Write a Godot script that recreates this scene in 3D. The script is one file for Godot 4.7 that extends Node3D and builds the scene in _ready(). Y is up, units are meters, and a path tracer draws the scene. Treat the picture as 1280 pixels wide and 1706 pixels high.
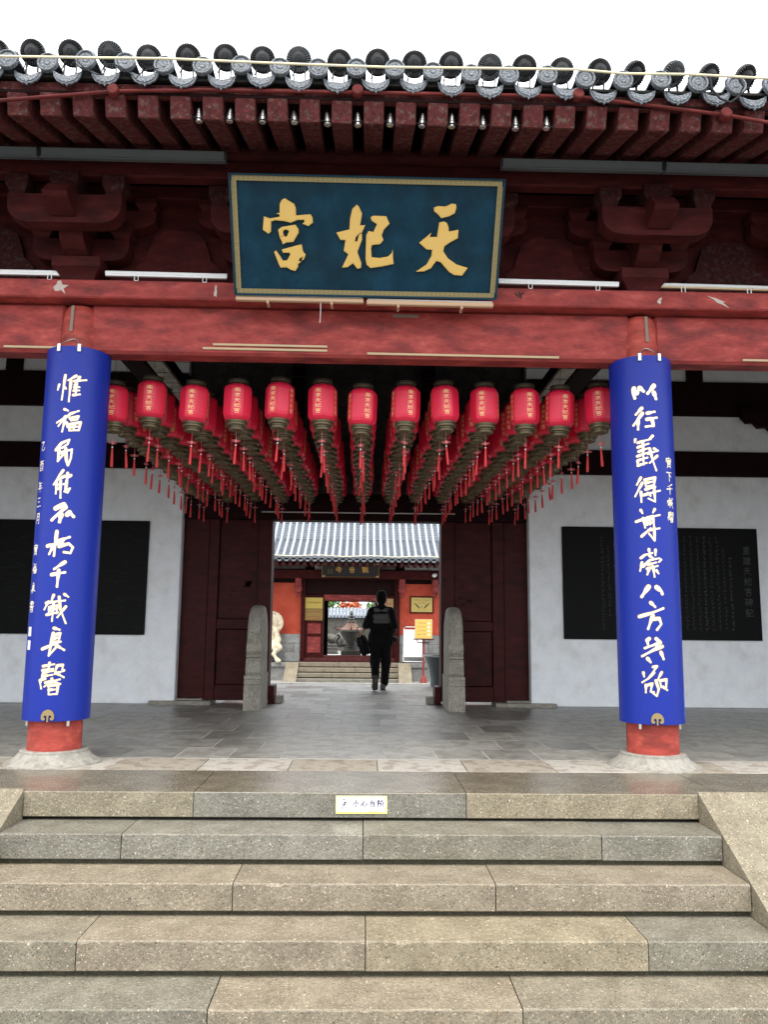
extends Node3D
# A temple gate hall seen from its front steps, with a second hall across the court behind it. Metres, y up, z towards the viewer.

var M := {}
var cache := {}
var used := {}
var rng := RandomNumberGenerator.new()
const ORD := ["first", "second", "third", "fourth", "fifth", "sixth", "seventh", "eighth", "ninth", "tenth", "eleventh", "twelfth", "thirteenth", "fourteenth", "fifteenth", "sixteenth", "seventeenth", "eighteenth", "nineteenth", "twentieth", "twenty-first", "twenty-second", "twenty-third", "twenty-fourth", "twenty-fifth"]


func _ready() -> void:
	rng.seed = 7
	setup_view()
	make_materials()
	make_grounds()
	make_stairway()
	make_gate_hall()
	make_far_court()
	make_plaque()
	make_banners()
	make_lanterns()
	make_steles_and_drums()
	make_eave_fittings()
	make_person()
	make_court_things()


func setup_view() -> void:
	var cam := Camera3D.new()
	cam.name = "camera"
	cam.fov = 64.98
	cam.near = 0.05
	cam.far = 400.0
	cam.position = Vector3(0.046, 1.133, 6.923)
	cam.rotation_order = EULER_ORDER_YXZ
	cam.rotation = Vector3(deg_to_rad(8.09), deg_to_rad(-1.3675), deg_to_rad(0.57))
	add_child(cam)
	cam.current = true
	var sky_mat := ProceduralSkyMaterial.new()
	sky_mat.sky_top_color = Color(0.97, 0.985, 1.0)
	sky_mat.sky_horizon_color = Color(0.72, 0.73, 0.74)
	sky_mat.sky_curve = 0.4
	sky_mat.ground_bottom_color = Color(0.5, 0.5, 0.49)
	sky_mat.ground_horizon_color = Color(0.6, 0.6, 0.59)
	sky_mat.sky_energy_multiplier = 1.15
	var sky := Sky.new()
	sky.sky_material = sky_mat
	var env := Environment.new()
	env.background_mode = Environment.BG_SKY
	env.sky = sky
	env.tonemap_mode = Environment.TONE_MAPPER_LINEAR
	env.tonemap_exposure = 3.1
	env.sdfgi_enabled = true
	env.ssao_enabled = true
	env.ssil_enabled = true
	var we := WorldEnvironment.new()
	we.name = "world_environment"
	we.environment = env
	add_child(we)
	var sun := DirectionalLight3D.new()
	sun.name = "overcast_sun"
	sun.light_energy = 0.5
	sun.light_color = Color(1.0, 0.98, 0.95)
	sun.light_angular_distance = 40.0
	sun.shadow_enabled = true
	sun.rotation = Vector3(deg_to_rad(-66), deg_to_rad(-22), 0)
	add_child(sun)


# ---------------------------------------------------------------- helpers: naming

func numbered(called: String) -> String:
	var n: int = used.get(called, 0)
	used[called] = n + 1
	return called if n == 0 else "%s_%03d" % [called, n]


func tag(o: Node, label: String, category: String, group := "", kind := "") -> Node:
	if label:
		o.set_meta("label", label)
	if category:
		o.set_meta("category", category)
	if group:
		o.set_meta("group", group)
	if kind:
		o.set_meta("kind", kind)
	return o


func thing(called: String, label: String, category: String, at := Vector3.ZERO, turn := Vector3.ZERO, group := "") -> Node3D:
	var o := Node3D.new()
	o.name = numbered(called)
	add_child(o)
	o.position = at
	o.rotation = turn
	tag(o, label, category, group)
	return o


func structure(called: String) -> Node3D:
	var o := Node3D.new()
	o.name = numbered(called)
	add_child(o)
	o.set_meta("kind", "structure")
	return o


func part(parent: Node, called: String, mesh: Mesh, mat: Material, at := Vector3.ZERO, turn := Vector3.ZERO) -> MeshInstance3D:
	var o := MeshInstance3D.new()
	o.name = called if parent != self else numbered(called)
	o.mesh = mesh
	o.material_override = mat
	o.position = at
	o.rotation = turn
	parent.add_child(o, true)
	return o


func sub(parent: Node, called: String, at := Vector3.ZERO, turn := Vector3.ZERO) -> Node3D:
	var o := Node3D.new()
	o.name = called
	parent.add_child(o, true)
	o.position = at
	o.rotation = turn
	return o


# ---------------------------------------------------------------- helpers: shapes

func begin() -> SurfaceTool:
	var st := SurfaceTool.new()
	st.begin(Mesh.PRIMITIVE_TRIANGLES)
	return st


func tri(st: SurfaceTool, a: Vector3, b: Vector3, c: Vector3, hint: Vector3) -> void:
	var n := (b - a).cross(c - a)
	if n.length_squared() < 1e-16:
		return
	if n.dot(hint) < 0:
		n = -n
		var t := b
		b = c
		c = t
	n = n.normalized()
	for p in [a, c, b]:
		st.set_normal(n)
		st.add_vertex(p)


func quad(st: SurfaceTool, a: Vector3, b: Vector3, c: Vector3, d: Vector3, hint: Vector3) -> void:
	tri(st, a, b, c, hint)
	tri(st, a, c, d, hint)


func st_box(st: SurfaceTool, at: Vector3, size: Vector3, ch := 0.004, basis := Basis.IDENTITY) -> void:
	var h := size * 0.5
	ch = minf(ch, minf(h.x, minf(h.y, h.z)) * 0.45)
	var ax := [Vector3.RIGHT, Vector3.UP, Vector3.BACK]
	var P := func(s: Vector3, face: int) -> Vector3:
		var v := Vector3(s.x * (h.x - ch), s.y * (h.y - ch), s.z * (h.z - ch))
		v[face] = s[face] * h[face]
		return at + basis * v
	for f in 3:
		var u := (f + 1) % 3
		var w := (f + 2) % 3
		for sg in [-1.0, 1.0]:
			var q := []
			for k in [[-1, -1], [1, -1], [1, 1], [-1, 1]]:
				var s := Vector3()
				s[f] = sg
				s[u] = k[0]
				s[w] = k[1]
				q.append(P.call(s, f))
			quad(st, q[0], q[1], q[2], q[3], basis * (ax[f] * sg))
	if ch <= 0.0001:
		return
	for f in 3:
		var u := (f + 1) % 3
		var w := (f + 2) % 3
		for su in [-1.0, 1.0]:
			for sw in [-1.0, 1.0]:
				var s0 := Vector3()
				s0[u] = su
				s0[w] = sw
				var s1 := s0
				s0[f] = -1
				s1[f] = 1
				quad(st, P.call(s0, u), P.call(s1, u), P.call(s1, w), P.call(s0, w), basis * (ax[u] * su + ax[w] * sw))
	for sx in [-1.0, 1.0]:
		for sy in [-1.0, 1.0]:
			for sz in [-1.0, 1.0]:
				var s := Vector3(sx, sy, sz)
				tri(st, P.call(s, 0), P.call(s, 1), P.call(s, 2), basis * s)


func box(size: Vector3, ch := 0.004) -> Mesh:
	var key := "b%.4f_%.4f_%.4f_%.4f" % [size.x, size.y, size.z, ch]
	if not cache.has(key):
		var st := begin()
		st_box(st, Vector3.ZERO, size, ch)
		cache[key] = st.commit()
	return cache[key]


# a box part given by its extents
func slab(parent: Node, called: String, mat: Material, x0: float, x1: float, y0: float, y1: float, z0: float, z1: float, ch := 0.006) -> MeshInstance3D:
	return part(parent, called, box(Vector3(x1 - x0, y1 - y0, absf(z1 - z0)), ch), mat, Vector3((x0 + x1) / 2, (y0 + y1) / 2, (z0 + z1) / 2))


# profile: Vector2(radius, height) pairs, turned about y
func st_lathe(st: SurfaceTool, prof: Array, seg := 24, a0 := 0.0, a1 := TAU, xf := Transform3D.IDENTITY) -> void:
	var total := 0.0
	for i in prof.size() - 1:
		total += (prof[i + 1] - prof[i]).length()
	var run := 0.0
	for i in prof.size() - 1:
		var p: Vector2 = prof[i]
		var q: Vector2 = prof[i + 1]
		var d := q - p
		if d.length() < 1e-6:
			continue
		var nrm := Vector2(d.y, -d.x).normalized()
		var v0 := run / total
		run += d.length()
		var v1 := run / total
		for k in seg:
			var t0 := a0 + (a1 - a0) * k / seg
			var t1 := a0 + (a1 - a0) * (k + 1) / seg
			var pts := []
			for e in [[p, t0, v0], [p, t1, v0], [q, t1, v1], [q, t0, v1]]:
				var s := sin(e[1])
				var c := cos(e[1])
				pts.append([xf * Vector3(s * e[0].x, e[0].y, c * e[0].x), (xf.basis * Vector3(s * nrm.x, nrm.y, c * nrm.x)).normalized(), Vector2((e[1] - a0) / (a1 - a0), 1.0 - e[2])])
			for idx in [0, 2, 1, 0, 3, 2]:
				st.set_normal(pts[idx][1])
				st.set_uv(pts[idx][2])
				st.add_vertex(pts[idx][0])


func lathe(prof: Array, seg := 24, a0 := 0.0, a1 := TAU) -> Mesh:
	var st := begin()
	st_lathe(st, prof, seg, a0, a1)
	return st.commit()


# a flat outline in x, y made depth thick along z (from -depth/2 to depth/2)
func st_extrude(st: SurfaceTool, poly: PackedVector2Array, depth: float, xf := Transform3D.IDENTITY) -> void:
	var idx := Geometry2D.triangulate_polygon(poly)
	var h := depth / 2
	for i in range(0, idx.size(), 3):
		for s in [-1.0, 1.0]:
			var p := []
			for k in 3:
				var v := poly[idx[i + k]]
				p.append(xf * Vector3(v.x, v.y, h * s))
			tri(st, p[0], p[1], p[2], xf.basis * Vector3(0, 0, s))
	var cw := Geometry2D.is_polygon_clockwise(poly)
	for i in poly.size():
		var a := poly[i]
		var b := poly[(i + 1) % poly.size()]
		var d := b - a
		var n := Vector3(d.y, -d.x, 0) if not cw else Vector3(-d.y, d.x, 0)
		quad(st, xf * Vector3(a.x, a.y, -h), xf * Vector3(b.x, b.y, -h), xf * Vector3(b.x, b.y, h), xf * Vector3(a.x, a.y, h), xf.basis * n)


func extrude(poly: PackedVector2Array, depth: float) -> Mesh:
	var st := begin()
	st_extrude(st, poly, depth)
	return st.commit()


func st_tube(st: SurfaceTool, pts: Array, radii, seg := 8, caps := true) -> void:
	var rings := []
	for i in pts.size():
		var d: Vector3 = (pts[mini(i + 1, pts.size() - 1)] - pts[maxi(i - 1, 0)]).normalized()
		var u := d.cross(Vector3.UP if absf(d.y) < 0.9 else Vector3.RIGHT).normalized()
		var w := u.cross(d).normalized()
		var r: float = radii[i] if radii is Array else radii
		var ring := []
		for k in seg:
			var t := TAU * k / seg
			var n := u * cos(t) + w * sin(t)
			ring.append([pts[i] + n * r, n])
		rings.append(ring)
	for i in pts.size() - 1:
		for k in seg:
			var a = rings[i][k]
			var b = rings[i][(k + 1) % seg]
			var c = rings[i + 1][(k + 1) % seg]
			var e = rings[i + 1][k]
			for v in [a, b, c, a, c, e]:
				st.set_normal(v[1])
				st.add_vertex(v[0])
	if caps:
		for end in [0, pts.size() - 1]:
			var dirn: Vector3 = (pts[0] - pts[1]) if end == 0 else (pts[-1] - pts[-2])
			for k in range(1, seg - 1):
				tri(st, rings[end][0][0], rings[end][k][0], rings[end][k + 1][0], dirn)


func tube(pts: Array, radii, seg := 8) -> Mesh:
	var st := begin()
	st_tube(st, pts, radii, seg)
	return st.commit()


# bones: [a, b, ra, rb]; a smooth union of tapered capsules meshed as surface nets
func blob(bones: Array, cell := 0.015, k := 45.0) -> Mesh:
	var lo := Vector3(1e9, 1e9, 1e9)
	var hi := -lo
	for b in bones:
		for e in 2:
			var r: float = b[2 + e] + cell * 3
			lo = lo.min(b[e] - Vector3(r, r, r))
			hi = hi.max(b[e] + Vector3(r, r, r))
	var n := Vector3i(((hi - lo) / cell).ceil()) + Vector3i.ONE
	var acc := PackedFloat32Array()
	acc.resize(n.x * n.y * n.z)
	var reach := 0.05
	for b in bones:
		var a: Vector3 = b[0]
		var ab: Vector3 = b[1] - a
		var rm: float = maxf(b[2], b[3]) + reach
		var l0 := Vector3i(((a.min(b[1]) - Vector3(rm, rm, rm) - lo) / cell).floor()).max(Vector3i.ZERO)
		var l1 := Vector3i(((a.max(b[1]) + Vector3(rm, rm, rm) - lo) / cell).ceil()).min(n - Vector3i.ONE)
		var inv := 1.0 / maxf(ab.length_squared(), 1e-9)
		for z in range(l0.z, l1.z + 1):
			for y in range(l0.y, l1.y + 1):
				for x in range(l0.x, l1.x + 1):
					var p := lo + Vector3(x, y, z) * cell - a
					var t := clampf(p.dot(ab) * inv, 0, 1)
					var d: float = (p - ab * t).length() - lerpf(b[2], b[3], t)
					acc[(z * n.y + y) * n.x + x] += exp(-k * d)
	# inside where acc > 1
	var verts := {}
	var vlist := PackedVector3Array()
	var sx := 1
	var sy := n.x
	var sz := n.x * n.y
	for z in n.z - 1:
		for y in n.y - 1:
			for x in n.x - 1:
				var i := z * sz + y * sy + x
				var c := 0
				for q in 8:
					if acc[i + (q & 1) * sx + ((q >> 1) & 1) * sy + ((q >> 2) & 1) * sz] > 1.0:
						c += 1
				if c == 0 or c == 8:
					continue
				var sum := Vector3.ZERO
				var cnt := 0
				for e in 12:
					var ax := e / 4
					var o0 := Vector3i.ZERO
					o0[(ax + 1) % 3] = e & 1
					o0[(ax + 2) % 3] = (e >> 1) & 1
					var o1 := o0
					o1[ax] = 1
					var f0 := acc[i + o0.x * sx + o0.y * sy + o0.z * sz]
					var f1 := acc[i + o1.x * sx + o1.y * sy + o1.z * sz]
					if (f0 > 1.0) != (f1 > 1.0):
						var d0 := -log(maxf(f0, 1e-4)) / k
						var d1 := -log(maxf(f1, 1e-4)) / k
						sum += Vector3(o0) + (Vector3(o1) - Vector3(o0)) * clampf(d0 / (d0 - d1), 0, 1)
						cnt += 1
				verts[i] = vlist.size()
				vlist.append(lo + (Vector3(x, y, z) + sum / cnt) * cell)
	var st := begin()
	st.set_smooth_group(0)
	var step := [sx, sy, sz]
	for i in verts:
		var x: int = i % n.x
		var y: int = (i / n.x) % n.y
		var z: int = i / sz
		var pos := [x, y, z]
		for ax in 3:
			var u := (ax + 1) % 3
			var w := (ax + 2) % 3
			if pos[u] == 0 or pos[w] == 0:
				continue
			var a_in := acc[i] > 1.0
			var b_in := acc[i + step[ax]] > 1.0
			if a_in == b_in:
				continue
			var q := [i, i - step[u], i - step[u] - step[w], i - step[w]]
			var ok := true
			for e in q:
				ok = ok and verts.has(e)
			if not ok:
				continue
			var order := [0, 1, 2, 0, 2, 3] if b_in else [0, 2, 1, 0, 3, 2]
			for e in order:
				st.add_vertex(vlist[verts[q[e]]])
	st.index()
	st.generate_normals()
	return st.commit()


# ---------------------------------------------------------------- helpers: textures and materials

func lin(r: float, g: float, b: float) -> Color:
	return Color(r, g, b).linear_to_srgb()


func noise(kind: int, freq: float, seed_: int, octaves := 4) -> FastNoiseLite:
	var n := FastNoiseLite.new()
	n.noise_type = kind
	n.frequency = freq
	n.seed = seed_
	n.fractal_octaves = octaves
	if octaves <= 1:
		n.fractal_type = FastNoiseLite.FRACTAL_NONE
	return n


func ramp(stops: Array) -> Array:
	var g := Gradient.new()
	g.offsets = PackedFloat32Array(stops.map(func(s): return s[0]))
	g.colors = PackedColorArray(stops.map(func(s): return Color8(s[1], s[2], s[3])))
	var out := []
	for i in 256:
		var c := g.sample(i / 255.0)
		out.append(Vector3(c.r8, c.g8, c.b8))
	return out


# grain picks a colour along both ramps, patches mixes the ramps, mottle shifts the tone, flecks above the limit take their own colour
func paint(size: int, grain: FastNoiseLite, patches: FastNoiseLite, mottle: FastNoiseLite, ra: Array, rb: Array, lo: float, hi: float, shift := 0.15, limit := 2.0, fleck := Vector3(200, 190, 180)) -> ImageTexture:
	var g := grain.get_seamless_image(size, size).get_data()
	var p := patches.get_seamless_image(size, size).get_data()
	var m := mottle.get_seamless_image(size, size).get_data()
	var la := ramp(ra)
	var lb := ramp(rb)
	var out := PackedByteArray()
	out.resize(size * size * 3)
	var lim := int(limit * 255)
	for i in size * size:
		var w := smoothstep(lo, hi, p[i] / 255.0)
		var c: Vector3 = la[g[i]].lerp(lb[g[i]], w) * (1.0 + (m[i] / 255.0 - 0.5) * 2.0 * shift)
		if m[i] > lim:
			c = c.lerp(fleck, clampf((m[i] - lim) / 8.0, 0, 1))
		out[i * 3] = clampi(int(c.x), 0, 255)
		out[i * 3 + 1] = clampi(int(c.y), 0, 255)
		out[i * 3 + 2] = clampi(int(c.z), 0, 255)
	return ImageTexture.create_from_image(Image.create_from_data(size, size, false, Image.FORMAT_RGB8, out))


func bumps(n: FastNoiseLite, strength := 4.0, size := 512) -> NoiseTexture2D:
	var t := NoiseTexture2D.new()
	t.width = size
	t.height = size
	t.seamless = true
	t.noise = n
	t.as_normal_map = true
	t.bump_strength = strength
	return t


func mat(key: String, color: Color, rough := 0.8, metal := 0.0) -> StandardMaterial3D:
	var m := StandardMaterial3D.new()
	m.resource_name = key
	m.albedo_color = color
	m.roughness = rough
	m.metallic = metal
	M[key] = m
	return m


func mapped(key: String, tex: Texture2D, per_metre: float, tint := Color.WHITE, rough := 0.8, bump: Texture2D = null, bump_scale := 1.0) -> StandardMaterial3D:
	var m := mat(key, tint, rough)
	m.albedo_texture = tex
	m.uv1_triplanar = true
	m.uv1_world_triplanar = true
	m.uv1_triplanar_sharpness = 8.0
	m.uv1_scale = Vector3.ONE * per_metre
	if bump:
		m.normal_enabled = true
		m.normal_texture = bump
		m.normal_scale = bump_scale
	return m


func variant(key: String, of: String, tint: Color, offset := Vector3.ZERO, rough := -1.0) -> StandardMaterial3D:
	var m: StandardMaterial3D = M[of].duplicate()
	m.resource_name = key
	m.albedo_color = tint
	m.uv1_offset = offset
	if rough >= 0:
		m.roughness = rough
	M[key] = m
	return m


# granite: a mottled ground strewn with separate dark, white and rusty crystals
func granite_picture(size: int) -> ImageTexture:
	var g := noise(FastNoiseLite.TYPE_SIMPLEX_SMOOTH, 0.05, 1, 4).get_seamless_image(size, size).get_data()
	var p := noise(FastNoiseLite.TYPE_SIMPLEX_SMOOTH, 0.007, 2, 5).get_seamless_image(size, size).get_data()
	var out := PackedByteArray()
	out.resize(size * size * 3)
	for i in size * size:
		var v := 126.0 + (g[i] - 128) * 0.1 + (p[i] - 128) * 0.13 + rng.randf_range(-7, 7)
		out[i * 3] = int(v + 6)
		out[i * 3 + 1] = int(v + 2)
		out[i * 3 + 2] = int(v - 8)
	var kinds := [Vector3(56, 54, 51), Vector3(84, 80, 73), Vector3(172, 168, 158), Vector3(226, 221, 210), Vector3(154, 130, 98), Vector3(106, 102, 94), Vector3(150, 146, 136)]
	for k in 34000:
		var cx := rng.randi_range(0, size - 1)
		var cy := rng.randi_range(0, size - 1)
		var c: Vector3 = kinds[[0, 1, 2, 3, 4, 5, 6, 1, 2, 5, 6, 5][rng.randi_range(0, 11)]]
		var r := rng.randf_range(0.6, 1.5) * (1.6 if rng.randf() < 0.05 else 1.0)
		var m := int(ceil(r))
		for dy in range(-m, m + 1):
			for dx in range(-m, m + 1):
				if dx * dx + dy * dy <= r * r:
					var at := (((cy + dy + size) % size) * size + (cx + dx + size) % size) * 3
					out[at] = int(lerpf(out[at], c.x, 0.85))
					out[at + 1] = int(lerpf(out[at + 1], c.y, 0.75))
					out[at + 2] = int(lerpf(out[at + 2], c.z, 0.75))
	return ImageTexture.create_from_image(Image.create_from_data(size, size, false, Image.FORMAT_RGB8, out))


func make_materials() -> void:
	var V := FastNoiseLite.TYPE_VALUE
	var S := FastNoiseLite.TYPE_SIMPLEX_SMOOTH
	var C := FastNoiseLite.TYPE_CELLULAR
	# granite of the steps
	var gr := granite_picture(768)
	var gb := bumps(noise(V, 0.25, 4, 2), 3.0)
	mapped("granite", gr, 0.62, Color(0.92, 0.92, 0.9), 0.62, gb, 0.25)
	for i in 8:
		var tint: Color = [Color(0.91, 0.92, 0.92), Color(0.95, 0.925, 0.86), Color(0.87, 0.88, 0.88), Color(0.96, 0.925, 0.88), Color(0.98, 0.945, 0.87), Color(0.92, 0.9, 0.86), Color(0.97, 0.935, 0.885), Color(0.88, 0.88, 0.86)][i]
		variant("granite%d" % i, "granite", tint, Vector3(i * 0.37, i * 0.21, i * 0.53), [0.34, 0.55, 0.3, 0.5, 0.58, 0.5, 0.48, 0.4][i])
	variant("granite_ramp", "granite", Color(0.94, 0.92, 0.86), Vector3(0.3, 0.7, 0.1), 0.7)
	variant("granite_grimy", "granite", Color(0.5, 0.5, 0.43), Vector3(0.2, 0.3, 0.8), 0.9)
	variant("granite_wet", "granite", Color(0.82, 0.8, 0.76), Vector3(0.1, 0.5, 0.2), 0.24)
	M.granite_wet.normal_scale = 0.15
	var gg := paint(512, noise(V, 0.32, 5, 2), noise(S, 0.01, 6, 4), noise(S, 0.04, 7, 4),
		[[0.0, 84, 84, 82], [0.25, 112, 112, 109], [0.5, 128, 127, 124], [0.75, 142, 141, 137], [1.0, 178, 176, 172]], [[0.0, 78, 78, 75], [0.25, 102, 101, 98], [0.5, 116, 115, 111], [0.75, 130, 129, 124], [1.0, 160, 158, 152]], 0.4, 0.7, 0.08)
	mapped("granite_drum", gg, 0.8, Color(1.1, 1.08, 1.03), 0.75, gb, 0.5)
	var pw := paint(256, noise(S, 0.05, 14, 5), noise(S, 0.02, 15, 4), noise(S, 0.11, 16, 3),
		[[0.0, 176, 173, 166], [0.5, 192, 189, 182], [1.0, 206, 203, 197]], [[0.0, 150, 146, 138], [0.5, 168, 164, 156], [1.0, 184, 180, 172]], 0.45, 0.8, 0.05)
	mapped("plinth_stone", pw, 1.5, Color(0.8, 0.8, 0.79), 0.85, gb, 0.4)
	# pale dry strip behind the edge stones, with the tide line of damp
	var pale := paint(512, noise(S, 0.05, 11, 5), noise(S, 0.012, 12, 4), noise(S, 0.11, 13, 3),
		[[0.0, 158, 154, 146], [0.5, 172, 168, 160], [1.0, 186, 182, 175]], [[0.0, 138, 129, 119], [0.5, 148, 140, 130], [1.0, 158, 151, 142]], 0.48, 0.74, 0.05)
	mapped("pale_stone", pale, 0.9, Color(1, 1, 1), 0.7, gb, 0.3)
	variant("pale_stone1", "pale_stone", Color(0.9, 0.88, 0.85), Vector3(0.4, 0, 0.6))
	# floor slabs of the hall
	var fl := paint(512, noise(S, 0.03, 21, 5), noise(S, 0.008, 22, 4), noise(V, 0.2, 23, 3),
		[[0.0, 112, 112, 110], [0.5, 128, 127, 124], [1.0, 142, 141, 137]], [[0.0, 96, 95, 92], [0.5, 112, 110, 106], [1.0, 126, 124, 119]], 0.35, 0.75, 0.04)
	mapped("floor", fl, 0.7, Color(1, 1, 1), 0.5, bumps(noise(S, 0.06, 24, 4), 1.5), 0.25)
	for i in 6:
		var t := [1.14, 1.05, 1.22, 0.98, 1.1, 1.17][i] as float
		variant("floor%d" % i, "floor", Color(t, t, t * 0.985), Vector3(i * 0.31, 0, i * 0.47), [0.42, 0.36, 0.46, 0.34, 0.4, 0.44][i])
	mat("mortar", lin(0.5, 0.49, 0.46), 0.9)
	mat("dark_joint", lin(0.03, 0.03, 0.028), 0.95)
	# plaza and court paving
	mapped("paving", fl, 0.25, Color(0.8, 0.8, 0.78), 0.6)
	mapped("court_paving", fl, 0.25, Color(1.2, 1.21, 1.23), 0.55)
	# painted wood
	var rd := paint(768, noise(S, 0.012, 31, 5), noise(S, 0.007, 32, 5), noise(S, 0.05, 33, 4),
		[[0.0, 114, 50, 49], [0.45, 134, 58, 56], [0.75, 146, 66, 63], [1.0, 164, 86, 80]],
		[[0.0, 94, 44, 44], [0.5, 114, 52, 52], [1.0, 132, 64, 62]], 0.5, 0.85, 0.08, 0.93, Vector3(176, 132, 122))
	var rb := bumps(noise(S, 0.04, 34, 5), 2.0)
	mapped("red", rd, 0.55, Color(1.1, 1.08, 1.07), 0.55, rb, 0.35)
	M.red.uv1_scale = Vector3(0.3, 0.8, 0.5)
	variant("red_column", "red", Color(1.18, 1.16, 1.08), Vector3(0.2, 0.4, 0.1), 0.5)
	var wr := paint(768, noise(S, 0.02, 41, 5), noise(S, 0.022, 42, 5), noise(S, 0.06, 43, 4),
		[[0.0, 82, 40, 40], [0.5, 106, 51, 50], [1.0, 132, 70, 66]],
		[[0.0, 88, 64, 58], [0.5, 112, 88, 80], [1.0, 140, 116, 106]], 0.6, 0.74, 0.12, 0.86, Vector3(186, 160, 148))
	mapped("red_worn", wr, 0.9, Color(0.78, 0.77, 0.79), 0.7, rb, 0.6)
	variant("red_shaded_dirty", "red", Color(0.5, 0.46, 0.48), Vector3(0.5, 0.5, 0.5), 0.75)  # darker copy of the red: under-eave shade and some dirt in its tint
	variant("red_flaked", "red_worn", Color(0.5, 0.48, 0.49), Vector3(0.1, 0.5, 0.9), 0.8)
	variant("red_panel", "red", Color(0.5, 0.46, 0.48), Vector3(0.7, 0.2, 0.3), 0.8)  # bracket wall red, darkened by the same painted-in eave shade
	variant("red_door", "red", Color(0.45, 0.36, 0.37), Vector3(0.3, 0.6, 0.2), 0.5)
	mapped("dark_wood", rd, 0.6, Color(0.26, 0.24, 0.26), 0.7)
	mapped("dark_board", fl, 0.6, Color(0.4, 0.4, 0.4), 0.85)  # plain dark grey boards for the roof underside
	mapped("header_board", fl, 0.6, Color(0.62, 0.62, 0.63), 0.85)
	mapped("pale_plank", fl, 0.6, Color(1.4, 1.4, 1.36), 0.8)
	# plaster
	var pl := paint(512, noise(S, 0.02, 51, 5), noise(S, 0.009, 52, 5), noise(S, 0.08, 53, 4),
		[[0.0, 219, 223, 228], [0.5, 225, 229, 234], [1.0, 230, 234, 238]], [[0.0, 208, 211, 214], [0.5, 217, 220, 222], [1.0, 225, 227, 229]], 0.5, 0.9, 0.01)
	mapped("plaster", pl, 0.4, Color(1.02, 1.02, 1.02), 0.9, bumps(noise(S, 0.03, 54, 5), 2.0), 0.1)
	# grey clay tiles
	var tl := paint(256, noise(S, 0.05, 61, 4), noise(S, 0.02, 62, 4), noise(V, 0.2, 63, 2),
		[[0.0, 84, 90, 99], [0.5, 104, 111, 121], [1.0, 128, 136, 146]], [[0.0, 66, 70, 76], [0.5, 84, 89, 95], [1.0, 104, 108, 112]], 0.4, 0.7, 0.1)
	var tb := bumps(noise(C, 0.05, 64, 2), 5.0, 256)
	mapped("tile", tl, 2.2, Color(1, 1, 1), 0.45, tb, 0.25)
	variant("tile_carved", "tile", Color(1.12, 1.12, 1.12), Vector3.ZERO, 0.45)
	M.tile_carved.normal_texture = bumps(noise(C, 0.06, 65, 2), 9.0, 256)
	M.tile_carved.normal_scale = 1.0
	M.tile_carved.uv1_scale = Vector3.ONE * 6.0
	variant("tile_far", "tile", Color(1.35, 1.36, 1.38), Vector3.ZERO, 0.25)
	variant("tile_pan", "tile", Color(0.85, 0.86, 0.88), Vector3.ZERO, 0.4)
	# metals, plastics, cloth
	mat("black_metal", lin(0.014, 0.015, 0.018), 0.42, 0.2)
	mat("grey_housing", lin(0.11, 0.125, 0.14), 0.5, 0.2)
	mat("silver", lin(0.6, 0.6, 0.58), 0.3, 0.9)
	mat("white_plastic", lin(0.78, 0.79, 0.8), 0.35)
	mat("clear_plastic", lin(0.6, 0.62, 0.62), 0.25)
	mat("tan_strip", lin(0.5, 0.33, 0.21), 0.55)
	mat("tape", lin(0.48, 0.36, 0.22), 0.7)
	mat("tape_grey", lin(0.22, 0.17, 0.14), 0.75)
	mat("paper_scrap", lin(0.5, 0.42, 0.38), 0.85)
	mat("rope", lin(0.75, 0.68, 0.46), 0.5)
	mat("cable", lin(0.03, 0.03, 0.035), 0.6)
	variant("red_conduit", "red", Color(0.74, 0.72, 0.72), Vector3(0.6, 0.2, 0.4), 0.6)
	variant("red_pipe", "red", Color(0.98, 1.0, 1.0), Vector3(0.2, 0.9, 0.4), 0.5)
	mat("brass", lin(0.38, 0.29, 0.14), 0.42, 0.8)
	mat("bronze", lin(0.17, 0.12, 0.055), 0.45, 0.55)
	mat("burner_clay", lin(0.2, 0.11, 0.085), 0.8)
	mat("gold", lin(0.86, 0.58, 0.18), 0.42, 0.45)
	var lb := mapped("plaque_blue", paint(256, noise(S, 0.02, 71, 4), noise(S, 0.008, 72, 4), noise(S, 0.1, 73, 3),
		[[0.0, 16, 50, 68], [0.5, 20, 58, 78], [1.0, 26, 68, 90]], [[0.0, 18, 44, 58], [0.5, 22, 52, 68], [1.0, 28, 60, 78]], 0.4, 0.8, 0.05), 0.7, Color(0.95, 0.95, 0.95), 0.45)
	lb.metallic_specular = 0.4
	mat("plaque_edge", lin(0.012, 0.045, 0.075), 0.4)
	mat("black_stone", lin(0.006, 0.0065, 0.007), 0.5).metallic_specular = 0.2
	mat("tassel", lin(0.55, 0.03, 0.035), 0.6)
	mat("cord_pink", lin(0.5, 0.12, 0.13), 0.6)
	mat("lantern_cap", lin(0.15, 0.118, 0.066), 0.5, 0.5)
	mat("lantern_lace", lin(0.035, 0.028, 0.018), 0.7, 0.2)
	mat("orange_wall", lin(0.62, 0.085, 0.035), 0.8)
	mapped("orange_plaster", paint(256, noise(S, 0.02, 81, 4), noise(S, 0.01, 82, 4), noise(S, 0.08, 83, 3),
		[[0.0, 178, 76, 58], [0.5, 186, 82, 62], [1.0, 193, 89, 69]], [[0.0, 168, 70, 54], [0.5, 178, 76, 58], [1.0, 186, 84, 64]], 0.4, 0.8, 0.03), 0.5, Color(1, 1, 1), 0.8)
	mapped("ashlar", gg, 0.7, Color(1.16, 1.18, 1.21), 0.8)
	variant("ashlar1", "ashlar", Color(1.04, 1.06, 1.09), Vector3(0.4, 0.3, 0.2))
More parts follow.
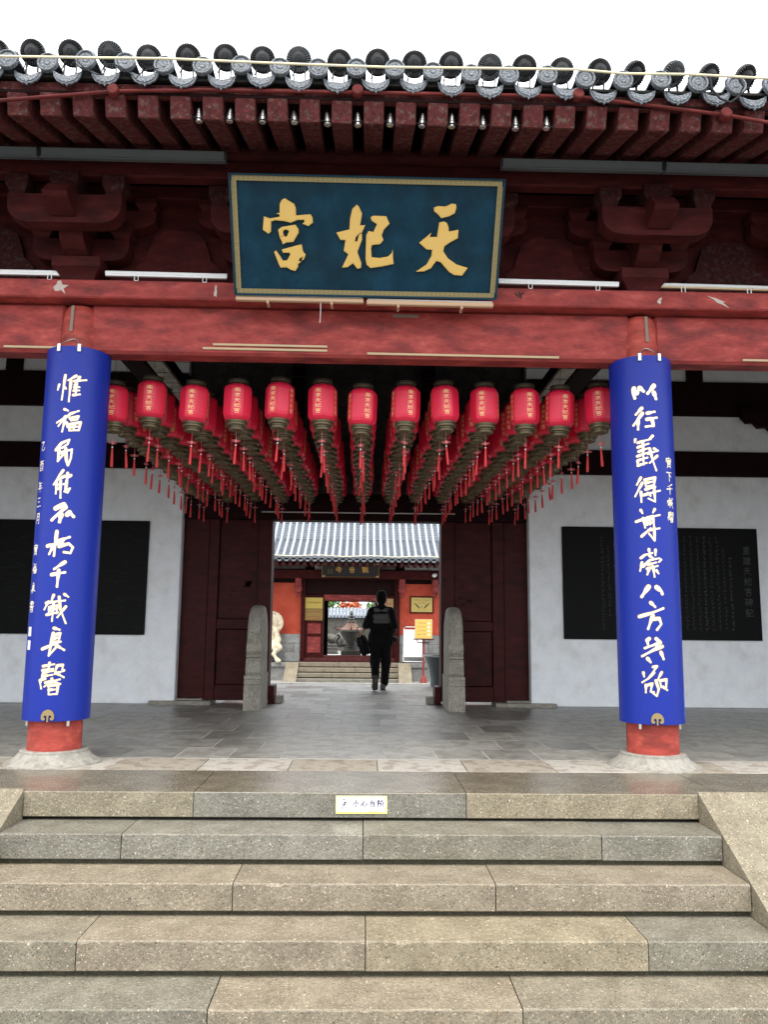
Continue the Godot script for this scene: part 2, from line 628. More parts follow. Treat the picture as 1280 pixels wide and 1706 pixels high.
	mapped("grey_stone", fl, 0.9, Color(1.18, 1.2, 1.22), 0.75)
	mapped("white_stone", paint(256, noise(S, 0.06, 91, 4), noise(S, 0.02, 92, 4), noise(V, 0.2, 93, 2),
		[[0.0, 190, 176, 150], [0.5, 214, 204, 182], [1.0, 230, 224, 208]], [[0.0, 150, 132, 102], [0.5, 178, 160, 128], [1.0, 204, 190, 160]], 0.55, 0.75, 0.06), 1.5, Color(1, 1, 1), 0.8)
	mapped("dark_stone", fl, 1.2, Color(0.66, 0.66, 0.64), 0.75)
	mat("black_cloth", lin(0.007, 0.007, 0.0075), 0.9)
	mat("black_nylon", lin(0.01, 0.01, 0.011), 0.5)
	mat("grey_cloth", lin(0.11, 0.11, 0.108), 0.9)
	mat("skin", lin(0.4, 0.24, 0.17), 0.6)
	mat("hair", lin(0.008, 0.007, 0.007), 0.9)
	mat("shoe", lin(0.1, 0.1, 0.1), 0.7)
	mat("sole", lin(0.05, 0.05, 0.05), 0.8)
	mat("leaf_green", lin(0.07, 0.16, 0.03), 0.5)
	M.leaf_green.backlight_enabled = true
	M.leaf_green.backlight = Color(0.2, 0.3, 0.05)
	mat("leaf_orange", lin(0.5, 0.12, 0.035), 0.5)
	mat("bark", lin(0.08, 0.06, 0.045), 0.9)
	mat("urn_glaze", lin(0.05, 0.07, 0.075), 0.2)
	for key in M:
		if key.begins_with("red") or key in ["dark_wood", "dark_board", "header_board", "plaster", "orange_plaster", "plaque_blue", "plaque_edge", "black_cloth", "grey_cloth", "hair", "black_nylon", "cable"]:
			M[key].metallic_specular = 0.26
	mat("white_board", lin(0.82, 0.83, 0.83), 0.5)
	mat("chrome", lin(0.5, 0.5, 0.5), 0.3, 0.8)


# ---------------------------------------------------------------- lettering: strokes on a 100 x 100 field, x right, y down

func glyphs() -> Dictionary:
	return {
		"wei": [[10, 36, 6, 54], [30, 2, 23, 91], [30, 46, 35, 51], [66, 2, 41, 20], [50, 20, 47, 97], [77, 5, 62, 36], [61, 22, 99, 13], [68, 27, 68, 70], [62, 45, 78, 42], [61, 57, 78, 54], [60, 73, 81, 68]],
		"fu": [[32, 3, 46, 8], [51, 28, 3, 58], [38, 32, 11, 72], [36, 45, 28, 95], [44, 58, 48, 76], [54, 22, 87, 6], [56, 40, 88, 28, 84, 42, 60, 48], [54, 65, 97, 52, 92, 85, 56, 90, 54, 65], [58, 76, 92, 70], [75, 58, 73, 86]],
		"min": [[0, 42, 25, 17, 60, 3, 54, 20, 30, 34], [17, 33, 13, 84, 36, 60], [26, 53, 65, 41], [46, 36, 52, 76, 61, 98, 72, 72, 74, 38]],
		"neng": [[42, 2, 3, 52], [51, 22, 16, 38], [16, 42, 16, 84], [34, 38, 38, 99], [20, 55, 34, 50], [20, 68, 35, 64], [62, 11, 60, 47, 47, 51], [76, 18, 62, 30], [60, 38, 58, 71, 76, 64, 67, 80, 53, 76]],
		"bu": [[20, 24, 54, 4, 63, 18, 6, 81], [46, 53, 41, 90], [71, 53, 80, 41, 98, 61]],
		"xiu": [[35, 2, 30, 97], [1, 59, 40, 50], [25, 60, 11, 90], [42, 40, 82, 22], [60, 32, 48, 60, 80, 48, 96, 62, 88, 85, 65, 82]],
		"qian": [[90, 2, 20, 30], [5, 52, 95, 42], [52, 35, 48, 98]],
		"zai": [[80, 3, 95, 11], [8, 32, 84, 23], [38, 6, 28, 30], [18, 28, 2, 53], [24, 46, 54, 40], [26, 56, 56, 50], [24, 46, 22, 70], [54, 40, 54, 65], [14, 70, 60, 62], [40, 34, 38, 90], [60, 12, 68, 53, 92, 97], [88, 43, 58, 78]],
		"chang": [[48, 3, 72, 8], [46, 20, 32, 95, 62, 67], [48, 27, 76, 20, 72, 46], [50, 38, 74, 33], [48, 52, 72, 46], [0, 73, 80, 48], [62, 60, 98, 76]],
		"xin": [[14, 12, 58, 6], [40, 2, 34, 30], [12, 25, 56, 20], [17, 32, 56, 26], [20, 42, 54, 38], [17, 32, 8, 62], [70, 10, 64, 28], [70, 10, 92, 8, 90, 22, 98, 24], [64, 34, 98, 26], [66, 32, 98, 46], [26, 50, 3, 55, 12, 80], [28, 62, 84, 52], [53, 50, 53, 70], [50, 58, 25, 74], [58, 58, 86, 66], [42, 72, 78, 68, 76, 96, 44, 98, 42, 72], [44, 84, 76, 82]],
		"yi": [[15, 18, 13, 55, 17, 80], [24, 50, 28, 36], [35, 18, 48, 40], [86, 5, 62, 55], [85, 50, 92, 88]],
		"xing": [[38, 3, 14, 29], [40, 26, 3, 76], [22, 57, 21, 95], [60, 26, 90, 19], [57, 53, 98, 45], [78, 53, 83, 81, 52, 85]],
		"yi2": [[8, 10, 6, 18], [78, 2, 60, 13], [18, 20, 70, 11], [17, 33, 60, 24], [20, 45, 58, 37], [14, 58, 66, 47], [38, 18, 38, 82], [15, 70, 54, 63], [15, 84, 50, 78], [15, 70, 14, 84], [64, 38, 74, 70, 88, 99], [56, 52, 96, 44], [94, 58, 62, 78], [82, 38, 98, 43]],
		"de": [[26, 3, 10, 29], [31, 23, 2, 72], [25, 57, 25, 94], [40, 12, 80, 4, 74, 32, 44, 38, 40, 12], [44, 24, 74, 18], [42, 48, 80, 38], [34, 69, 98, 52], [74, 38, 77, 94, 52, 82], [50, 62, 60, 72]],
		"zun": [[20, 2, 26, 12], [75, 0, 68, 10], [0, 38, 50, 26, 95, 18], [28, 28, 35, 58], [66, 22, 70, 58], [35, 36, 62, 30], [38, 46, 64, 42], [45, 26, 44, 50], [55, 24, 55, 48], [20, 85, 56, 60], [48, 66, 92, 60], [70, 58, 70, 99, 48, 76]],
		"chong": [[46, 2, 48, 18], [12, 32, 28, 22, 60, 15], [73, 4, 72, 23], [48, 25, 62, 33], [16, 48, 7, 77], [20, 62, 48, 40, 88, 33, 97, 38, 86, 46], [40, 56, 74, 48], [36, 70, 80, 60], [60, 62, 65, 98], [43, 72, 36, 90], [74, 76, 82, 86]],
		"ba": [[39, 8, 10, 90], [72, 12, 92, 45, 95, 66]],
		"fang": [[46, 2, 62, 17], [0, 52, 45, 40, 95, 22], [52, 48, 32, 96], [46, 62, 76, 58, 84, 78, 66, 99]],
		"gong": [[34, 3, 25, 10, 30, 34], [62, 3, 78, 18, 15, 42], [68, 24, 58, 44], [86, 34, 55, 46, 3, 75], [25, 84, 36, 98], [80, 58, 90, 85]],
		"jing": [[46, 4, 60, 2, 42, 24], [8, 23, 10, 36], [48, 22, 26, 42, 2, 55], [16, 63, 15, 87], [20, 64, 40, 58, 33, 84, 46, 85], [78, 21, 58, 50], [54, 48, 64, 75, 56, 98, 40, 87], [70, 48, 96, 44, 94, 71, 74, 69, 70, 48], [82, 68, 98, 78]],
		"nan": [[50, 2, 50, 18], [15, 15, 85, 12], [15, 35, 12, 95], [15, 35, 85, 32, 85, 90, 75, 88], [35, 42, 42, 52], [62, 40, 56, 52], [30, 58, 70, 55], [28, 72, 72, 70], [50, 55, 50, 95]],
		"capital": [[50, 2, 55, 12], [10, 20, 90, 18], [30, 32, 70, 30, 68, 50, 32, 52, 30, 32], [50, 52, 50, 92, 40, 86], [30, 62, 12, 85], [68, 62, 88, 82]],
		"tian": [[22, 15, 78, 12], [10, 42, 90, 38], [50, 14, 45, 55, 10, 95], [50, 45, 65, 75, 92, 95]],
		"fei": [[25, 5, 12, 55, 40, 85], [40, 25, 28, 65, 8, 95], [5, 38, 48, 32], [55, 18, 88, 14, 86, 45], [55, 45, 86, 42], [55, 45, 55, 85, 92, 88, 94, 70]],
		"palace": [[50, 2, 54, 12], [12, 30, 14, 16, 88, 14, 82, 28], [32, 32, 68, 30, 66, 48, 34, 50, 32, 32], [50, 50, 45, 58], [26, 60, 76, 58, 74, 94, 28, 96, 26, 60]],
		"guan": [[5, 8, 45, 6], [14, 2, 14, 14], [36, 2, 36, 14], [10, 20, 22, 20, 20, 32, 10, 32, 10, 20], [30, 20, 44, 19, 42, 32, 30, 32, 30, 20], [18, 34, 8, 50], [18, 44, 18, 96], [18, 46, 46, 44], [18, 58, 44, 57], [18, 70, 44, 69], [18, 84, 48, 82], [32, 36, 34, 84], [56, 10, 56, 60], [56, 10, 86, 8, 86, 60], [56, 26, 84, 25], [56, 42, 84, 41], [56, 60, 86, 59], [62, 60, 48, 96], [78, 60, 78, 90, 98, 92, 98, 78]],
		"yin": [[50, 2, 52, 12], [18, 18, 82, 16], [34, 22, 40, 38], [66, 20, 58, 38], [8, 44, 92, 40], [28, 52, 72, 50, 72, 94, 28, 96, 28, 52], [28, 73, 72, 71]],
		"si": [[25, 14, 75, 12], [50, 2, 50, 34], [10, 36, 90, 32], [12, 56, 88, 52], [64, 40, 64, 94, 50, 88], [32, 64, 42, 78]],
		"small": [[50, 5, 50, 92, 40, 85], [28, 35, 10, 70], [70, 32, 90, 65]],
		"heart": [[14, 50, 6, 75], [32, 35, 34, 80, 70, 84, 74, 66], [48, 22, 56, 40], [78, 38, 92, 62]],
		"tai": [[45, 5, 25, 38, 75, 34], [62, 20, 82, 45], [25, 55, 75, 53, 73, 92, 27, 93, 25, 55]],
		"jie": [[12, 8, 12, 95], [12, 10, 36, 8, 22, 32, 36, 50, 22, 60], [66, 4, 40, 45], [66, 8, 95, 42], [56, 46, 54, 70, 44, 94], [80, 46, 80, 95]],
		"chong2": [[70, 4, 30, 12], [8, 20, 92, 18], [22, 32, 78, 30, 76, 62, 24, 64, 22, 32], [24, 47, 76, 46], [50, 10, 50, 92], [16, 78, 84, 76], [5, 94, 95, 92]],
		"jian": [[8, 15, 32, 13, 15, 42, 32, 44, 8, 90], [8, 60, 30, 85, 95, 92], [45, 18, 85, 16, 85, 45, 42, 47], [38, 31, 95, 29], [42, 60, 88, 58], [38, 73, 92, 71], [64, 4, 64, 86]],
		"bei": [[5, 14, 42, 12], [24, 14, 6, 60], [14, 46, 38, 44, 36, 80, 14, 82, 14, 46], [70, 3, 64, 14], [52, 16, 90, 15, 88, 48, 54, 50, 52, 16], [54, 32, 88, 31], [70, 16, 54, 62], [46, 66, 96, 64], [72, 50, 72, 97]],
		"ji": [[24, 3, 30, 12], [6, 20, 44, 18], [12, 34, 40, 33], [12, 46, 40, 45], [12, 60, 40, 58, 38, 88, 14, 90, 12, 60], [55, 16, 88, 14, 86, 46], [55, 48, 86, 46], [55, 48, 55, 88, 95, 90, 96, 72]],
		"second_stem": [[20, 15, 75, 12, 30, 70, 40, 90, 85, 86, 88, 66]],
		"you": [[10, 10, 90, 8], [18, 30, 16, 94], [18, 32, 84, 30, 84, 92], [40, 10, 36, 60], [60, 10, 62, 56, 74, 58], [18, 74, 84, 72], [16, 92, 84, 90]],
		"year": [[34, 2, 14, 30], [28, 20, 86, 16], [30, 44, 80, 40], [30, 42, 28, 64], [5, 66, 95, 62], [56, 18, 56, 98]],
		"three": [[25, 14, 75, 12], [30, 48, 70, 46], [10, 90, 90, 86]],
		"moon": [[30, 5, 28, 60, 10, 96], [30, 6, 76, 4, 76, 94, 64, 88], [32, 34, 74, 32], [30, 62, 74, 60]],
		"book": [[20, 10, 80, 8, 78, 32], [5, 22, 95, 18], [22, 34, 78, 32], [50, 2, 50, 56], [5, 50, 95, 46], [25, 60, 75, 58, 73, 96, 27, 97, 25, 60], [27, 78, 73, 76]],
		"below": [[10, 15, 90, 12], [48, 15, 46, 95], [56, 38, 78, 55]],
		"shi": [[50, 2, 54, 10], [10, 28, 14, 14, 90, 12, 84, 26], [25, 30, 78, 28, 72, 48, 22, 48], [10, 40, 92, 37], [28, 56, 74, 54, 72, 82, 30, 84, 28, 56], [30, 68, 72, 67], [38, 84, 20, 98], [62, 84, 80, 97]],
	}


func brush(img: Image, pts: Array, ox: float, oy: float, w: float, h: float, r: float, color: Color, taper := 0.45) -> void:
	var P := []
	for i in range(0, pts.size(), 2):
		P.append(Vector2(ox + pts[i] * w / 100.0, oy + pts[i + 1] * h / 100.0))
	var total := 0.0
	for i in P.size() - 1:
		total += P[i].distance_to(P[i + 1])
	var run := 0.0
	var W := img.get_width()
	var H := img.get_height()
	for i in P.size() - 1:
		var d: float = P[i].distance_to(P[i + 1])
		var n := maxi(1, int(ceil(d / maxf(0.5, r * 0.3))))
		for k in n + 1:
			var t := k / float(n)
			var c: Vector2 = P[i].lerp(P[i + 1], t)
			var s := (run + d * t) / maxf(total, 0.01)
			var rr := r * (1.12 - taper * s + 0.14 * sin(s * 7.0))
			for y in range(maxi(0, int(c.y - rr)), mini(H, int(c.y + rr) + 2)):
				for x in range(maxi(0, int(c.x - rr)), mini(W, int(c.x + rr) + 2)):
					if Vector2(x + 0.5, y + 0.5).distance_squared_to(c) <= rr * rr:
						img.set_pixel(x, y, color)
		run += d


func glyph(img: Image, strokes: Array, ox: float, oy: float, w: float, h: float, r: float, color: Color, taper := 0.45) -> void:
	for s in strokes:
		brush(img, s, ox, oy, w, h, r, color, taper)


# unreadable small print: short strokes in a cell
func scribble(img: Image, ox: float, oy: float, w: float, h: float, r: float, color: Color) -> void:
	for k in 6:
		var a := Vector2(rng.randf_range(5, 70), rng.randf_range(5, 90))
		var b := a + (Vector2(rng.randf_range(20, 50), rng.randf_range(-6, 2)) if k % 2 else Vector2(rng.randf_range(-8, 8), rng.randf_range(20, 50)))
		brush(img, [a.x, a.y, b.x, b.y], ox, oy, w, h, r, color, 0.3)


func printed(img: Image, key: String, rough := 0.5) -> StandardMaterial3D:
	var m := mat(key, Color.WHITE, rough)
	m.albedo_texture = ImageTexture.create_from_image(img)
	m.texture_repeat = false
	return m


# a thin printed board: front face carries the whole picture, u right, v down
func board_face(w: float, h: float) -> Mesh:
	var st := begin()
	for v in [[-1, 1, 0, 0], [1, 1, 1, 0], [1, -1, 1, 1], [-1, 1, 0, 0], [1, -1, 1, 1], [-1, -1, 0, 1]]:
		st.set_normal(Vector3.BACK)
		st.set_uv(Vector2(v[2], v[3]))
		st.add_vertex(Vector3(v[0] * w / 2, v[1] * h / 2, 0))
	return st.commit()


# ---------------------------------------------------------------- grounds and steps

func make_grounds() -> void:
	var g := structure("ground")
	part(g, "plaza", box(Vector3(240, 0.1, 160), 0.0), M.paving, Vector3(0, -1.18, 75))
	part(g, "lower_ground", box(Vector3(240, 0.1, 120), 0.0), M.court_paving, Vector3(0, -1.25, -60))
	var c := structure("court_pavement")
	part(c, "paving", box(Vector3(40, 0.1, 9.6), 0.0), M.court_paving, Vector3(0, -0.61, -13.9))
	# floor of the hall
	var f := structure("hall_floor")
	slab(f, "platform_core", M.dark_joint, -8.4, 8.4, -1.2, -0.06, -9.2, 1.08, 0.0)
	slab(f, "mortar_bed", M.mortar, -5.95, 5.95, -0.06, -0.0035, -9.2, -0.22, 0.0)
	for s in [-1, 1]:
		slab(f, "side_paving", M.floor1, minf(s * 5.95, s * 8.4), maxf(s * 5.95, s * 8.4), -0.06, 0.0, -9.2, 1.08, 0.0)
	var w := 0.455
	var d := 0.6
	for row in 15:
		var z0 := -0.24 - row * d
		var half := 5.9 if row < 8 else 2.3
		var off := 0.012 if row % 2 == 0 else w / 2
		for i in range(-13, 14):
			var x := 0.238 + off + i * w
			if x < -half or x + w > half:
				continue
			part(f, "slab", box(Vector3(w - 0.005, 0.04, d - 0.005), 0.002), M["floor%d" % rng.randi_range(0, 5)], Vector3(x + w / 2, -0.0215 + rng.randf_range(-0.0008, 0.0012), z0 - d / 2))
	for i in range(-8, 9):   # pale strip behind the edge stones
		var x := 0.178 + i * 0.716
		part(f, "strip_slab", box(Vector3(0.711, 0.05, 0.575), 0.003), M[["pale_stone", "pale_stone1"][absi(i) % 2]], Vector3(x + 0.355, -0.026 + 0.001 * (i % 3), 0.068))
	for e in [[-5.9, -3.05], [-3.05, -1.1], [-1.1, 0.77], [0.77, 2.55], [2.55, 5.9]]:
		part(f, "edge_stone", worn_block(e[1] - e[0] - 0.006, 0.168, 0.815), M.granite_wet, Vector3((e[0] + e[1]) / 2, -0.085 + rng.randf_range(-0.001, 0.002), 0.77))
	for i in 24:   # kerb of the rear edge
		part(f, "rear_kerb", box(Vector3(0.69, 0.15, 0.4), 0.004), M.pale_stone, Vector3(-8.05 + i * 0.7, -0.07, -9.41))


# a dressed stone with a worn, chipped nosing along its front upper edge
func worn_block(w: float, h: float, d: float) -> Mesh:
	var st := begin()
	var n := int(w / 0.045) + 2
	var cols := []
	for i in n + 1:
		var x := -w / 2 + w * i / n
		var chip := 0.0
		if rng.randf() < 0.05:
			chip = rng.randf_range(0.003, 0.011)
		if i == 0 or i == n:
			chip += rng.randf_range(0.003, 0.01)
		var r := 0.006 + rng.randf_range(0.0, 0.003) + chip
		var jz := rng.randf_range(-0.0007, 0.0007)
		var jy := rng.randf_range(-0.0006, 0.0006)
		var f := d / 2 + jz
		var t := h / 2 + jy
		cols.append([Vector3(x, -h / 2, -d / 2), Vector3(x, -h / 2, f - 0.004), Vector3(x, -h / 2 + 0.005, f), Vector3(x, t - r, f), Vector3(x, t - r * 0.35, f - r * 0.3), Vector3(x, t, f - r), Vector3(x, h / 2, f - 0.12), Vector3(x, h / 2, -d / 2)])
	var hints := [Vector3.DOWN, Vector3(0, -1, 1), Vector3.BACK, Vector3(0, 0.5, 1), Vector3(0, 1, 0.5), Vector3.UP, Vector3.UP, Vector3.FORWARD]
	for i in n:
		for k in 8:
			quad(st, cols[i][k], cols[i + 1][k], cols[i + 1][(k + 1) % 8], cols[i][(k + 1) % 8], hints[k])
	for e in [0, n]:
		for k in range(1, 7):
			tri(st, cols[e][0], cols[e][k], cols[e][k + 1], Vector3.LEFT if e == 0 else Vector3.RIGHT)
	return st.commit()


func make_stairway() -> void:
	var t := thing("stone_stairway", "broad granite stairway with wet worn treads below the gate hall", "stairway", Vector3(0, -1.13, 2.5))
	var o := Vector3(0, 1.13, -2.5)
	var h := 0.188
	var tr := 0.362
	var joints := [[-1.475, 0.061, 1.6], [-0.705, 0.852], [-1.481, 0.08, 1.632], [-0.702, 0.868], [-1.45, 0.1, 1.6]]
	var tones := [[2, 0, 7, 2], [6, 3, 3], [5, 3, 4, 7], [7, 6, 5], [3, 0, 1, 2]]
	# face of the platform edge: dressed granite blocks under the wet nosing
	var face := [-2.25, -1.1, 0.77, 2.385]
	for i in 3:
		part(t, "riser_block", box(Vector3(face[i + 1] - face[i] - 0.004, 0.162, 0.05), 0.003), M[["granite1", "granite2", "granite4"][i]], o + Vector3((face[i] + face[i + 1]) / 2, -0.084, 1.1795 - 0.022))
	for k in range(1, 6):
		var xs: Array = [-2.25] + joints[k - 1] + [2.385]
		var y := -h * k
		var z := 1.177 + tr * k
		for i in xs.size() - 1:
			part(t, "step_block", worn_block(xs[i + 1] - xs[i] - 0.006, 0.155, 0.47), M["granite%d" % tones[k - 1][i]], o + Vector3((xs[i] + xs[i + 1]) / 2, y - 0.0775 + rng.randf_range(-0.002, 0.002), z - 0.235 + rng.randf_range(-0.003, 0.003)))
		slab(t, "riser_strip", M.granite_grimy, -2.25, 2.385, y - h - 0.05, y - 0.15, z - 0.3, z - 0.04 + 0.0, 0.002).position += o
	slab(t, "core", M.dark_joint, -2.25, 2.385, -1.2, -0.4, 1.1, 1.7, 0.0).position += o
	for s in 2:
		var x0: float = [-2.85, 2.39][s]
		var x1: float = [-2.255, 2.98][s]
		var zz := [1.16, 1.95, 3.3]
		for i in 2:
			var ya: float = -(zz[i] - 1.16) * h / tr + 0.012
			var yb: float = -(zz[i + 1] - 1.16) * h / tr + 0.012
			var pts := PackedVector2Array([Vector2(-zz[i] - 0.002 * i, ya), Vector2(-zz[i + 1], yb), Vector2(-zz[i + 1], -1.14), Vector2(-zz[i] - 0.002 * i, -1.14)])
			part(t, "ramp_stone", extrude(pts, x1 - x0), M.granite_ramp, o + Vector3((x0 + x1) / 2, 0, 0), Vector3(0, PI / 2, 0))


# ---------------------------------------------------------------- the gate hall

func arm_poly(L: float, h: float) -> PackedVector2Array:
	var p := PackedVector2Array([Vector2(-L, h), Vector2(L, h)])
	var curve := [[1.0, 0.62], [0.985, 0.42], [0.93, 0.24], [0.85, 0.11], [0.74, 0.03], [0.6, 0.0]]
	for c in curve:
		p.append(Vector2(L * c[0], h * c[1]))
	for i in range(curve.size() - 1, -1, -1):
		p.append(Vector2(-L * curve[i][0], h * curve[i][1]))
	return p


func block(w: float, h: float) -> Mesh:
	var key := "dou%.3f_%.3f" % [w, h]
	if not cache.has(key):
		var st := begin()
		st_box(st, Vector3(0, h * 0.75, 0), Vector3(w, h * 0.5, w), 0.006)
		var prof := []
		for i in 7:
			var t := i / 6.0
			prof.append(lerpf(0.34, 0.5, t * t) * w)
		for i in 6:
			var y0 := h * 0.5 * i / 6.0
			var y1 := h * 0.5 * (i + 1) / 6.0
			var r0: float = prof[i]
			var r1: float = prof[i + 1]
			for q in [[1, 0], [-1, 0], [0, 1], [0, -1]]:
				var n := Vector3(q[0], 0, q[1])
				var u := Vector3(q[1], 0, q[0])
				quad(st, n * r0 - u * r0 + Vector3.UP * y0, n * r0 + u * r0 + Vector3.UP * y0, n * r1 + u * r1 + Vector3.UP * y1, n * r1 - u * r1 + Vector3.UP * y1, n + Vector3.DOWN * 0.3)
		var r: float = prof[0]
		quad(st, Vector3(-r, 0, -r), Vector3(r, 0, -r), Vector3(r, 0, r), Vector3(-r, 0, r), Vector3.DOWN)
		cache[key] = st.commit()
	return cache[key]


func bracket_set(parent: Node, x: float, short := false) -> void:
	var b := sub(parent, "bracket_set", Vector3(x, 0, 0))
	var zf := 0.4 if short else 0.53
	if not cache.has("arm1"):
		cache["arm1"] = extrude(arm_poly(0.42, 0.2), 0.15)
		cache["arm2"] = extrude(arm_poly(0.64, 0.17), 0.14)
		cache["arm3"] = extrude(arm_poly(0.47, 0.25), 0.15)
		# projecting arm with its beak, outline in (z, y)
		cache["beak"] = extrude(PackedVector2Array([Vector2(-0.2, 4.3), Vector2(0.22, 4.28), Vector2(0.33, 4.32), Vector2(0.41, 4.38), Vector2(0.45, 4.47), Vector2(0.46, 4.53), Vector2(0.62, 4.47), Vector2(0.8, 4.545), Vector2(0.83, 4.575), Vector2(0.72, 4.7), Vector2(-0.2, 4.7)]), 0.2)
	part(b, "cap_block", block(0.42, 0.2), M.red_shaded_dirty, Vector3(0, 4.09, 0.06))
	part(b, "arm", cache.arm1, M.red_shaded_dirty, Vector3(0, 4.29, 0.1))
	part(b, "arm", cache.arm2, M.red_shaded_dirty, Vector3(0, 4.6, 0.09))
	part(b, "arm", cache.arm3, M.red_shaded_dirty, Vector3(0, 4.42, zf))
	part(b, "projecting_arm", cache.beak, M.red_shaded_dirty, Vector3(0, 0, -0.28 if short else 0.0), Vector3(0, -PI / 2, 0))
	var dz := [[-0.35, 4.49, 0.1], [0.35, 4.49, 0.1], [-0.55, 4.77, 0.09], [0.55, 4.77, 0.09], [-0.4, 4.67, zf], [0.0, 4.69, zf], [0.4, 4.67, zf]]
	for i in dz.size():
		part(b, "bearing_block", block(0.19 if i != 5 else 0.24, 0.12 if i < 4 else 0.17), [M.red_shaded_dirty, M.red_flaked][1 if i > 3 else 0], Vector3(dz[i][0], dz[i][1], dz[i][2]))


func make_gate_hall() -> void:
	var t := thing("gate_hall", "red timber temple gate hall with grey tiled eave and open front", "building", Vector3(0, 0, -4.5))
	t.position = Vector3.ZERO
	# columns
	var prof := [Vector2(0.213, 0.1), Vector2(0.213, 0.3), Vector2(0.212, 1.2), Vector2(0.204, 2.2), Vector2(0.185, 3.0), Vector2(0.158, 3.72), Vector2(0.15, 3.84), Vector2(0.13, 3.89), Vector2(0.08, 3.915), Vector2(0.0, 3.92)]
	var col := lathe(prof, 40)
	var plinth := lathe([Vector2(0.385, -0.01), Vector2(0.38, 0.008), Vector2(0.345, 0.022), Vector2(0.305, 0.048), Vector2(0.275, 0.082), Vector2(0.268, 0.088), Vector2(0.268, 0.104), Vector2(0.258, 0.11), Vector2(0.2, 0.11)], 40)
	for x in [-2.5, 2.5, -6.4, 6.4]:
		for z in [0.0, -8.3]:
			var c := part(t, "column", col, M.red_column, Vector3(x, 0, z))
			part(c, "plinth", plinth, M.plinth_stone)
			if z == 0.0 and absf(x) < 3:
				part(c, "tape_strip", box(Vector3(0.028, 0.24, 0.004), 0.001), M.tape_grey, Vector3(-0.03 if x < 0 else 0.02, 3.76, 0.163), Vector3(-0.06, 0, 0))
	# tie beams, plate, bracket zone, eave beam
	for e in [[-8.3, -2.62], [-2.4, 2.4], [2.62, 8.3]]:
		slab(t, "tie_beam", M.red, e[0], e[1], 3.48, 3.925, -0.13, 0.085, 0.025)
		slab(t, "rear_tie_beam", M.red_shaded_dirty, e[0], e[1], 3.48, 3.925, -8.4, -8.2, 0.02)
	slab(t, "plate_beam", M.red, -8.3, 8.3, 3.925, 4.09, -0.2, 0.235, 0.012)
	slab(t, "rear_plate_beam", M.red_shaded_dirty, -8.3, 8.3, 3.925, 4.09, -8.5, -8.1, 0.012)
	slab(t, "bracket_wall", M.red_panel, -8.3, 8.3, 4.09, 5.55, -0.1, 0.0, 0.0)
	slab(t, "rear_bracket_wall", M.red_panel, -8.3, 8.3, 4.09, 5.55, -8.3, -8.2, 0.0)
	slab(t, "wall_beam", M.red_shaded_dirty, -8.3, 8.3, 4.895, 5.02, 0.003, 0.16, 0.01)
	slab(t, "eave_beam", M.red_shaded_dirty, -8.3, 8.3, 4.845, 5.0, 0.47, 0.6, 0.012)
	part(t, "purlin", tube([Vector3(-8.3, 5.09, 0.53), Vector3(8.3, 5.09, 0.53)], 0.085, 16), M.red_shaded_dirty)
	for x in [-4.15, -2.49, -0.83, 0.83, 2.49, 4.15, 5.8, -5.8]:
		bracket_set(t, x, absf(x) < 1.0)
	# bulging plaster infill between the bracket sets
	var infill := PackedVector2Array([Vector2(-0.44, 4.1), Vector2(0.44, 4.1), Vector2(0.42, 4.2), Vector2(0.36, 4.3), Vector2(0.29, 4.36), Vector2(0.27, 4.44), Vector2(0.22, 4.58), Vector2(0.12, 4.64), Vector2(-0.12, 4.64), Vector2(-0.22, 4.58), Vector2(-0.27, 4.44), Vector2(-0.29, 4.36), Vector2(-0.36, 4.3), Vector2(-0.42, 4.2)])
	var inf := extrude(infill, 0.06)
	for x in [-3.32, -1.66, 0.0, 1.66, 3.32]:
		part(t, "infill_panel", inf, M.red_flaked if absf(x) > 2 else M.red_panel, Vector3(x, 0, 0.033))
	# flying rafters and the eave boards
	var slope := deg_to_rad(17)
	var raft := box(Vector3(0.15, 0.165, 1.15), 0.008)
	for i in range(-21, 22):
		var x := 0.072 + i * 0.239
		part(t, "rafter", raft, M.red_worn, Vector3(x, 4.915 + 0.575 * sin(slope) + rng.randf_range(-0.004, 0.004), 1.42 - 0.575 * cos(slope)), Vector3(slope, 0, rng.randf_range(-0.012, 0.012)))
	part(t, "rafter_end_board", box(Vector3(10.2, 0.1, 0.05), 0.006), M.red_worn, Vector3(0, 5.045, 1.40))
	part(t, "eave_board", box(Vector3(10.2, 0.022, 1.3), 0.002), M.dark_wood, Vector3(0, 5.02 + 0.6 * sin(slope), 1.41 - 0.62 * cos(slope)), Vector3(slope, 0, 0))
	make_gate_roof(t)
	make_gate_interior(t)


